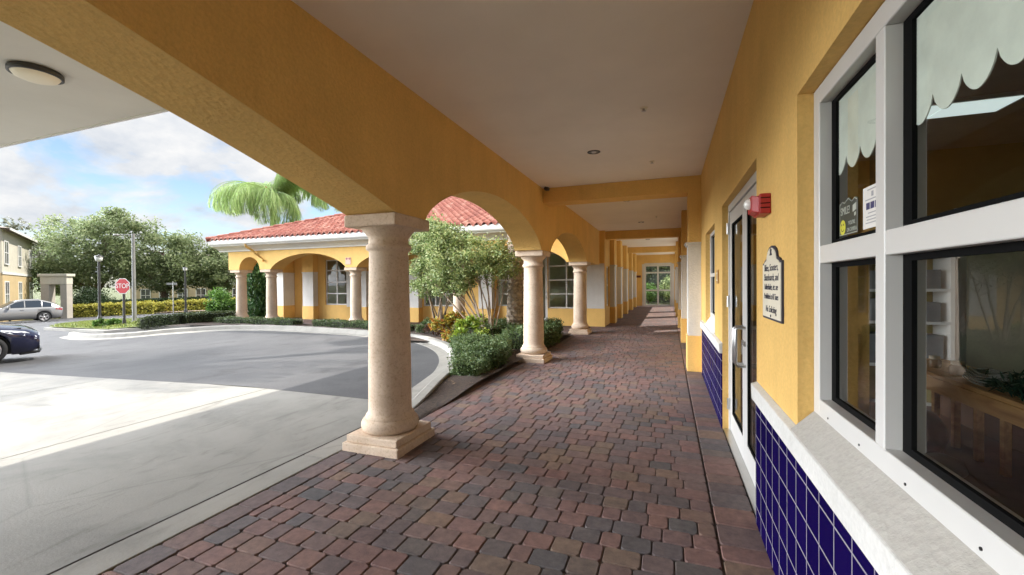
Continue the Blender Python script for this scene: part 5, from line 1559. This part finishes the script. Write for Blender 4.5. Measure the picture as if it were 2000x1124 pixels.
tag(leafmesh('leaf_litter', P, D, U, .05 * (.6 + .8 * rng.random(420)), .026, [leafmat('dry_leaves', [(.20, .11, .05), (.30, .19, .09), (.13, .08, .045), (.36, .27, .15)], trans=.1)]), 'dry fallen leaves scattered over the mulch beside the walkway', 'leaf litter', kind='stuff')
# lawn island between driveway and street
isl = [(-26.2, 10.75), (-23.2, 10.35), (-20.4, 10.05), (-19.4, 10.3), (-17.0, 11.0), (-17.0, 13.6), (-19.5, 14.6), (-24.6, 14.6), (-29.7, 14.9), (-29.4, 13.6)]
mb = MB(); n = len(isl)
mb.add([(x, y, gz(x, y) + .10) for x, y in isl] + [(x, y, gz(x, y) - .05) for x, y in isl], [tuple(range(n))] + [(i, n + i, n + (i + 1) % n, (i + 1) % n) for i in range(n)])
tag(mb.build('lawn_kerb', M['kerb']), kind='structure')
cx = sum(p[0] for p in isl) / n; cy = sum(p[1] for p in isl) / n
inn = [(cx + (x - cx) * .955, cy + (y - cy) * .93) for x, y in isl]
mb = MB(); mb.add([(x, y, gz(x, y) + .125) for x, y in inn], [tuple(range(n))])
tag(mb.build('lawn', M['lawn']), kind='structure')
P = []
while len(P) < 9000:
    x, y = random.uniform(-29.5, -17.2), random.uniform(10.2, 14.8)
    ins = False; j = n - 1
    for i in range(n):
        (xi, yi), (xj, yj) = inn[i], inn[j]
        if (yi > y) != (yj > y) and x < (xj - xi) * (y - yi) / (yj - yi) + xi: ins = not ins
        j = i
    if ins: P.append((x, y, gz(x, y) + .165))
P = np.array(P); D = unit(len(P)) * .5; D[:, 2] = 1; D /= np.linalg.norm(D, axis=1)[:, None]
tag(leafmesh('grass', P, D, perp(D), .11, .03, [leafmat('grass_blades', [(.12, .18, .03), (.2, .24, .06), (.26, .27, .09), (.09, .14, .03)])]), 'short sunlit grass on the island by the stop sign', 'grass', kind='stuff')
# path and verge across the street
mb = MB()
def strip(pts, w, dz, mb=mb):
    vs = []
    for i, p in enumerate(pts):
        a = np.array(pts[max(0, i - 1)]); b = np.array(pts[min(len(pts) - 1, i + 1)]); d = (b - a) / np.linalg.norm(b - a); q = np.array([-d[1], d[0]]) * w / 2
        for s in (-1, 1): x, y = np.array(p) + q * s; vs.append((x, y, gz(x, y) + dz))
    mb.add(vs, [(2 * i, 2 * i + 2, 2 * i + 3, 2 * i + 1) for i in range(len(pts) - 1)])
strip([(-50, 29.4), (-46, 30.6), (-40, 30.8), (-34, 27.5), (-30, 24.5), (-26, 21), (-22.4, 17.8)], 1.8, .11)
strip([(-63, 14.3), (-59, 20.2), (-56.2, 24.4)], 1.0, .11)
tag(mb.build('pink_pavement', plain('pink_concrete', (.44, .33, .28), rough=.9, var=.08)), kind='structure')
hedge('golden_hedge', 'golden leaved hedge running along the street behind the lamp post', [(-55.5, 24.6), (-53, 27.2), (-51.5, 29.6)], 1.6, 1.15, M['yellowleaf'], 9000, .20, rough=.2)
hedge('golden_hedge', 'golden leaved hedge further along, between stop sign and oaks', [(-50.9, 30.4), (-49.5, 33), (-47, 36)], 1.6, 1.1, M['yellowleaf'], 8000, .20, rough=.2)
hedge('golden_hedge', 'low golden hedge beyond the dark clipped hedge', [(-46.8, 36.8), (-43, 39), (-39, 41)], 1.5, .95, M['yellowleaf'], 6000, .20, rough=.2)
hedge('box_hedge', 'long dark clipped hedge across the street by the pink path', [(-46.2, 33.6), (-43.2, 34.2), (-40.0, 34.4)], 1.2, .75, M['topiary'], 6000, .14, rough=.08)
hedge('box_hedge', 'short dark hedge end beside the bright green shrub', [(-37.5, 33.6), (-35.6, 33.0)], 1.2, .8, M['hedge'], 2500, .14, rough=.1)
hedge('box_hedge', 'dark hedge line behind the golden hedge under the oaks', [(-59.5, 28.2), (-56.0, 31.6), (-53.2, 35.5)], 1.2, 1.55, M['topiary'], 7000, .2, rough=.15)
bush('topiary_bush', 'large rounded dark green bush beside the stone gateway', (-56.2, 26.6, gz(-56.2, 26.6) + .1), (2.1, 1.9, 1.55), M['topiary'], 9000, .16, 'bush', nb=46, br=.5)

def oak(name, label, x, y, crowns, n, leaf, mat, limbs, tr=.35, th=2.2):
    x *= 1.15; y *= 1.15; z0 = gz(x, y)
    t = tag(empty(name, (x, y, z0)), label, 'tree'); t.scale = (1.15, 1.15, 1.15)
    m1 = MB(); m1.tube([(0, 0, -.1), (0, 0, .3), (.05, 0, th * .6), (0, .05, th)], [tr * 1.4, tr * 1.1, tr * .95, tr * .9], 12)
    for (lx, ly, lz) in limbs:
        e = Vector((lx, ly, lz)); s = Vector((0, 0, th * .85)); mid = s.lerp(e, .5) + Vector((0, 0, .5))
        m1.tube([s, s.lerp(mid, .5), mid, mid.lerp(e, .6), e], [tr * .6, tr * .5, tr * .36, tr * .22, tr * .08], 8)
        for q in range(3):
            a = mid.lerp(e, random.uniform(.1, .9)); d = Vector((random.uniform(-1.5, 1.5), random.uniform(-1.5, 1.5), random.uniform(.2, 1.6)))
            m1.tube([a, a + d * .5, a + d], [tr * .2, tr * .13, tr * .04], 6)
    m1.build('trunk', M['bark'], t)
    bl = np.concatenate([ellipsoid_blobs(c, r, nb, br, shell=.45) for c, r, nb, br in crowns])
    P = clump_leaves(bl, max(1, n // len(bl)), .5)
    D = unit(len(P)); D[:, 2] = D[:, 2] * .7; D /= np.linalg.norm(D, axis=1)[:, None]
    leafmesh('crown', P, D, perp(D), leaf * (.6 + .8 * rng.random(len(P))), leaf * .55, [mat], t)
def along(a, up, dep=0):     # metres to the side, up and back, seen from the walkway
    return (.939 * a - .343 * dep, .343 * a + .939 * dep, up)
oak('oak_tree', 'broad old oak with the tallest crown behind the gateway and street', -57.0, 27.3,
    [(along(-.6, 7.0), (5.0, 4.0, 4.6), 70, 1.25), (along(-3.6, 4.6), (3.4, 3.2, 2.6), 34, 1.0), (along(2.4, 8.2), (3.6, 3, 3.1), 34, 1.1), (along(.5, 4.7), (5.0, 4, 1.9), 30, 1.0)], 24000, .29, M['oak'],
    [along(-4, 5.2), along(3.5, 6), along(0, 8, 1.5), along(-2, 8), along(2, 9)])
oak('oak_tree', 'round oak crown right of the tallest, above the STOP sign', -52.0, 31.0,
    [(along(0, 6.0), (4.4, 3.8, 3.5), 64, 1.15), (along(3.0, 4.8), (3.0, 2.8, 2.8), 34, 1.0), (along(-1.5, 4.0), (4.2, 3.4, 1.8), 28, .9)], 20000, .29, M['oak'],
    [along(-3, 5), along(3.4, 5), along(0, 7), along(1.6, 7.5)])
oak('oak_tree', 'smaller oak with bare leaning trunk at the right end of the row', -47.3, 33.6,
    [(along(0, 4.8), (3.0, 2.8, 2.9), 44, 1.0), (along(1.2, 3.4), (2.6, 2.4, 1.5), 22, .8)], 12000, .28, M['oak'],
    [along(-2.2, 4.4), along(2.3, 4), along(.4, 6)], .28, 1.8)
oak('grey_oak', 'hazy grey green tree between the oaks and the red roofed wing', -47.0, 40.5,
    [(along(0, 5.0), (4.3, 3.6, 3.8), 50, 1.0), (along(3.2, 4.2), (3.0, 3, 2.6), 26, .9)], 7500, .34, M['oak2'],
    [along(-2.5, 5), along(2.8, 5), along(3.5, 3.5), along(0, 6.6)], .3, 2.0)
oak('background_tree', 'distant green tree top behind the pale house', -74, 27.5, [((0, 0, 7.2), (4, 4, 3.4), 30, 1.3)], 5000, .45, M['oak2'], [(0, 1, 6)], .4, 3)
oak('background_tree', 'distant dark tree behind the pale far building', -66, 53, [((0, 0, 6.0), (6, 5, 3.4), 40, 1.4)], 6000, .5, M['oak'], [(0, 1, 5)], .4, 3)
oak('background_tree', 'distant tree closing the view beside the grey green tree', -52, 56, [((0, 0, 5.6), (7, 5, 3.2), 40, 1.4)], 6000, .5, M['oak2'], [(0, 1, 5)], .4, 3)

# ================================================================== BACKGROUND BUILDINGS
M['cream_wall'] = stucco('cream_wall', (.62, .58, .48), bump=.2, scale=20)
M['ochre_wall'] = stucco('ochre_wall', (.60, .46, .26), bump=.2, scale=20)
M['beige_wall'] = stucco('beige_wall', (.58, .46, .30), bump=.2, scale=20)
M['farglass'] = plain('far_window_glass', (.045, .05, .055), rough=.08, spec=.8)
M['greyroof'] = plain('grey_brown_roof', (.24, .20, .17), rough=.9, var=.15, scale=6)
def house(name, label, origin, axis_u, Lu, Lv, h1, h2, lowmat, upmat, wins, roofh, roofmat):
    t = tag(empty(name, origin, math.atan2(axis_u[1], axis_u[0])), label, 'building')
    m1 = MB(); m1.box((0, 0, -.8), (Lu, Lv, h1)); m1.build('lower_wall', lowmat, t)
    m1 = MB(); m1.box((.02, .02, h1), (Lu - .02, Lv - .02, h2)); m1.build('upper_wall', upmat, t)
    m1 = MB(); m1.box((-.04, -.06, h1 - .08), (Lu + .04, -.001, h1 + .14)); m1.build('string_course', M['whitepaint'], t)
    o = .55
    m1 = MB(); m1.add([(-o, -o, h2), (Lu + o, -o, h2), (Lu + o, Lv + o, h2), (-o, Lv + o, h2), (Lv / 2, Lv / 2, h2 + roofh), (Lu - Lv / 2, Lv / 2, h2 + roofh)],
                       [(0, 1, 5, 4), (1, 2, 5), (2, 3, 4, 5), (3, 0, 4), (3, 2, 1, 0)])
    rf = m1.build('roof', roofmat, t)
    m1 = MB(); m1.box((-o - .02, -o - .06, h2 - .18), (Lu + o + .02, -o - .001, h2 + .03)); m1.box((Lu + o + .001, -o, h2 - .18), (Lu + o + .06, Lv + o, h2 + .03)); m1.build('fascia', M['whitepaint'], rf)
    for u, z, w, h in wins:
        f = MB(); f.box((u - .1, -.05, z - .1), (u, -.0, z + h + .1)); f.box((u + w, -.05, z - .1), (u + w + .1, 0, z + h + .1)); f.box((u, -.05, z + h), (u + w, 0, z + h + .1)); f.box((u - .1, -.09, z - .1), (u + w + .1, 0, z))
        f.box((u + w / 2 - .03, -.045, z), (u + w / 2 + .03, 0, z + h)); f.box((u, -.043, z + h / 2 - .03), (u + w, 0, z + h / 2 + .03))
        fo = f.build('window', M['whitepaint'], t)
        p = MB(); p.quad((u, -.022, z), (u + w, -.022, z), (u + w, -.022, z + h), (u, -.022, z + h)); p.build('pane', M['farglass'], fo)
house('pale_house', 'two storey house with cream upper floor and ochre ground floor', (-55.6, 20.2, -1.45), (-.882, .471), 16, 9, 4.2, 8.2, M['ochre_wall'], M['cream_wall'],
      [(.9 + 3.2 * k, z, 1.6, h) for k in (0, 2, 4) for z, h in ((1.2, 2.2), (5.1, 2.0))], 1.5, M['greyroof'])
M['gate_stone'] = stucco('gate_stone', (.46, .42, .36), bump=.5, scale=12)
t = tag(empty('stone_gateway', (-55.2, 23.6, gz(-55.2, 23.6)), math.atan2(.343, .939)), 'pale stone gateway with a square opening beside the cream house', 'gateway')
m1 = MB(); m1.box((-1.25, -.28, 0), (-.42, .28, 3.3)); m1.build('pier', M['gate_stone'], t, bevel=.03)
m1 = MB(); m1.box((.62, -.28, 0), (1.25, .28, 3.3)); m1.build('pier', M['gate_stone'], t, bevel=.03)
m1 = MB(); m1.box((-1.27, -.30, 3.301), (1.27, .30, 4.05)); m1.box((-1.4, -.42, 4.051), (1.4, .42, 4.30)); m1.build('lintel', M['cream_wall'], t, bevel=.03)
house('far_building', 'long beige building with dark windows behind the oak trunks', (-76.5, 41.0, -1.7), (.92, .39), 34, 10, 3.4, 6.2, M['beige_wall'], M['cream_wall'],
      [(1.6 + 2.7 * k, .9, 1.3, 1.8) for k in range(12)] + [(1.6 + 2.7 * k, 4.0, 1.3, 1.5) for k in range(12)], 2.4, M['greyroof'])

# ================================================================== LIGHT, SKY, CAMERA
SUN = Vector((.571, .45, 1.0)).normalized()
el = math.asin(SUN.z); az = math.atan2(SUN.x, SUN.y)
sd = bpy.data.lights.new('sun', 'SUN'); sd.energy = SUN_E; sd.angle = R(.55); sd.color = (1, .95, .87)
so = bpy.data.objects.new('sun', sd); COL.objects.link(so); so.rotation_euler = SUN.to_track_quat('Z', 'Y').to_euler(); so.location = (10, 8, 20)
w = bpy.data.worlds.new('World'); scene.world = w; w.use_nodes = True
nt = w.node_tree; nd = nt.nodes; lk = nt.links
bg = nd['Background']; bg.inputs['Strength'].default_value = SKY_S
sky = nd.new('ShaderNodeTexSky'); sky.sky_type = 'NISHITA'; sky.sun_disc = False; sky.sun_elevation = el; sky.sun_rotation = az; sky.air_density = 1.0; sky.dust_density = .8; sky.ozone_density = 1.5
tc = nd.new('ShaderNodeTexCoord'); sp = nd.new('ShaderNodeSeparateXYZ'); lk.new(tc.outputs['Generated'], sp.inputs[0])
mz = N(nd, 'ShaderNodeMath', operation='MAXIMUM'); mz.inputs[1].default_value = 0; lk.new(sp.outputs['Z'], mz.inputs[0])
az_ = N(nd, 'ShaderNodeMath', operation='ADD'); az_.inputs[1].default_value = .42; lk.new(mz.outputs[0], az_.inputs[0])
dx = N(nd, 'ShaderNodeMath', operation='DIVIDE'); dy = N(nd, 'ShaderNodeMath', operation='DIVIDE')
lk.new(sp.outputs['X'], dx.inputs[0]); lk.new(az_.outputs[0], dx.inputs[1]); lk.new(sp.outputs['Y'], dy.inputs[0]); lk.new(az_.outputs[0], dy.inputs[1])
cb = nd.new('ShaderNodeCombineXYZ'); lk.new(dx.outputs[0], cb.inputs[0]); lk.new(dy.outputs[0], cb.inputs[1])
mpn = nd.new('ShaderNodeMapping'); mpn.inputs['Location'].default_value = (1.7, .4, 0); lk.new(cb.outputs[0], mpn.inputs[0])
n1 = N(nd, 'ShaderNodeTexNoise', Scale=2.9, Detail=10.0, Roughness=.58, Distortion=.35); lk.new(mpn.outputs[0], n1.inputs['Vector'])
cov = ramp(nd, [(.40, (0, 0, 0)), (.53, (1, 1, 1))]); lk.new(n1.outputs['Fac'], cov.inputs[0])
n2 = N(nd, 'ShaderNodeTexNoise', Scale=4.6, Detail=9.0, Roughness=.6); lk.new(mpn.outputs[0], n2.inputs['Vector'])
cc = ramp(nd, [(.32, CLOUD_LO), (.62, CLOUD_HI)]); lk.new(n2.outputs['Fac'], cc.inputs[0])
sc_ = N(nd, 'ShaderNodeMix', data_type='RGBA', blend_type='MULTIPLY'); sc_.inputs[0].default_value = 1; 
zr = ramp(nd, [(.0, (CLOUD_K * .1,) * 3), (.36, (CLOUD_K * .1,) * 3), (.68, (CLOUD_K * OVERHEAD * .1,) * 3)]); lk.new(mz.outputs[0], zr.inputs[0])
zk = N(nd, 'ShaderNodeMix', data_type='RGBA', blend_type='MULTIPLY'); zk.inputs[0].default_value = 1; zk.inputs[7].default_value = (10, 10, 10, 1); lk.new(zr.outputs[0], zk.inputs[6]); 
# added bright cloud bank, out of view left of the walkway, to light the arcade
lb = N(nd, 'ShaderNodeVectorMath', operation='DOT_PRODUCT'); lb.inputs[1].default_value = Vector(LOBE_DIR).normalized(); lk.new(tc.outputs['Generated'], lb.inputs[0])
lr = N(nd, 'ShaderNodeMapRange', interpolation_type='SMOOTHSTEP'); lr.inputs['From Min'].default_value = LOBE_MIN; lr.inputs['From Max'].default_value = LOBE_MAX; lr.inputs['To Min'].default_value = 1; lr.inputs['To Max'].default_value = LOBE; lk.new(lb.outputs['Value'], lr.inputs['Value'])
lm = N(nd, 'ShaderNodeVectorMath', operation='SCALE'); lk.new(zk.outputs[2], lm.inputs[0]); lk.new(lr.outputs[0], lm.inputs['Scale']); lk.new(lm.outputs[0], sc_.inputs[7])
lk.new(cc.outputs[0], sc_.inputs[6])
skm = N(nd, 'ShaderNodeMix', data_type='RGBA', blend_type='MULTIPLY'); skm.inputs[0].default_value = 1; skm.inputs[7].default_value = (*SKY_K, 1)
lk.new(sky.outputs[0], skm.inputs[6])
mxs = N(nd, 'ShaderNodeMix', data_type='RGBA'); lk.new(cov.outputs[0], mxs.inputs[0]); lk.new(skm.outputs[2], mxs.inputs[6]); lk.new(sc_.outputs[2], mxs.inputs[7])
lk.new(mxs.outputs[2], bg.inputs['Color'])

cd = bpy.data.cameras.new('camera'); co = bpy.data.objects.new('camera', cd); COL.objects.link(co)
yaw, pitch, roll, foc = .3504046, -.0091134, -.0070209, 835.934
fwd = Vector((-math.sin(yaw), math.cos(yaw), 0)); rgt = Vector((math.cos(yaw), math.sin(yaw), 0)); up = Vector((0, 0, 1))
f2 = fwd * math.cos(pitch) + up * math.sin(pitch); u2 = up * math.cos(pitch) - fwd * math.sin(pitch)
r3 = rgt * math.cos(roll) + u2 * math.sin(roll); u3 = u2 * math.cos(roll) - rgt * math.sin(roll)
mw = Matrix((r3, u3, -f2)).transposed().to_4x4(); mw.translation = (0, 0, 1.5); co.matrix_world = mw
cd.sensor_fit = 'HORIZONTAL'; cd.sensor_width = 36; cd.lens = 36 * foc / 2000; cd.clip_end = 4000; cd.clip_start = .02
scene.camera = co
vs_ = scene.view_settings; vs_.view_transform = 'Standard'; vs_.look = 'None'; vs_.exposure = EXPO; vs_.gamma = 1
cy_ = scene.cycles
cy_.max_bounces = 9; cy_.diffuse_bounces = 6; cy_.glossy_bounces = 4; cy_.transparent_max_bounces = 16; cy_.transmission_bounces = 6
cy_.use_denoising = True; cy_.caustics_reflective = False; cy_.caustics_refractive = False; cy_.sample_clamp_indirect = 8
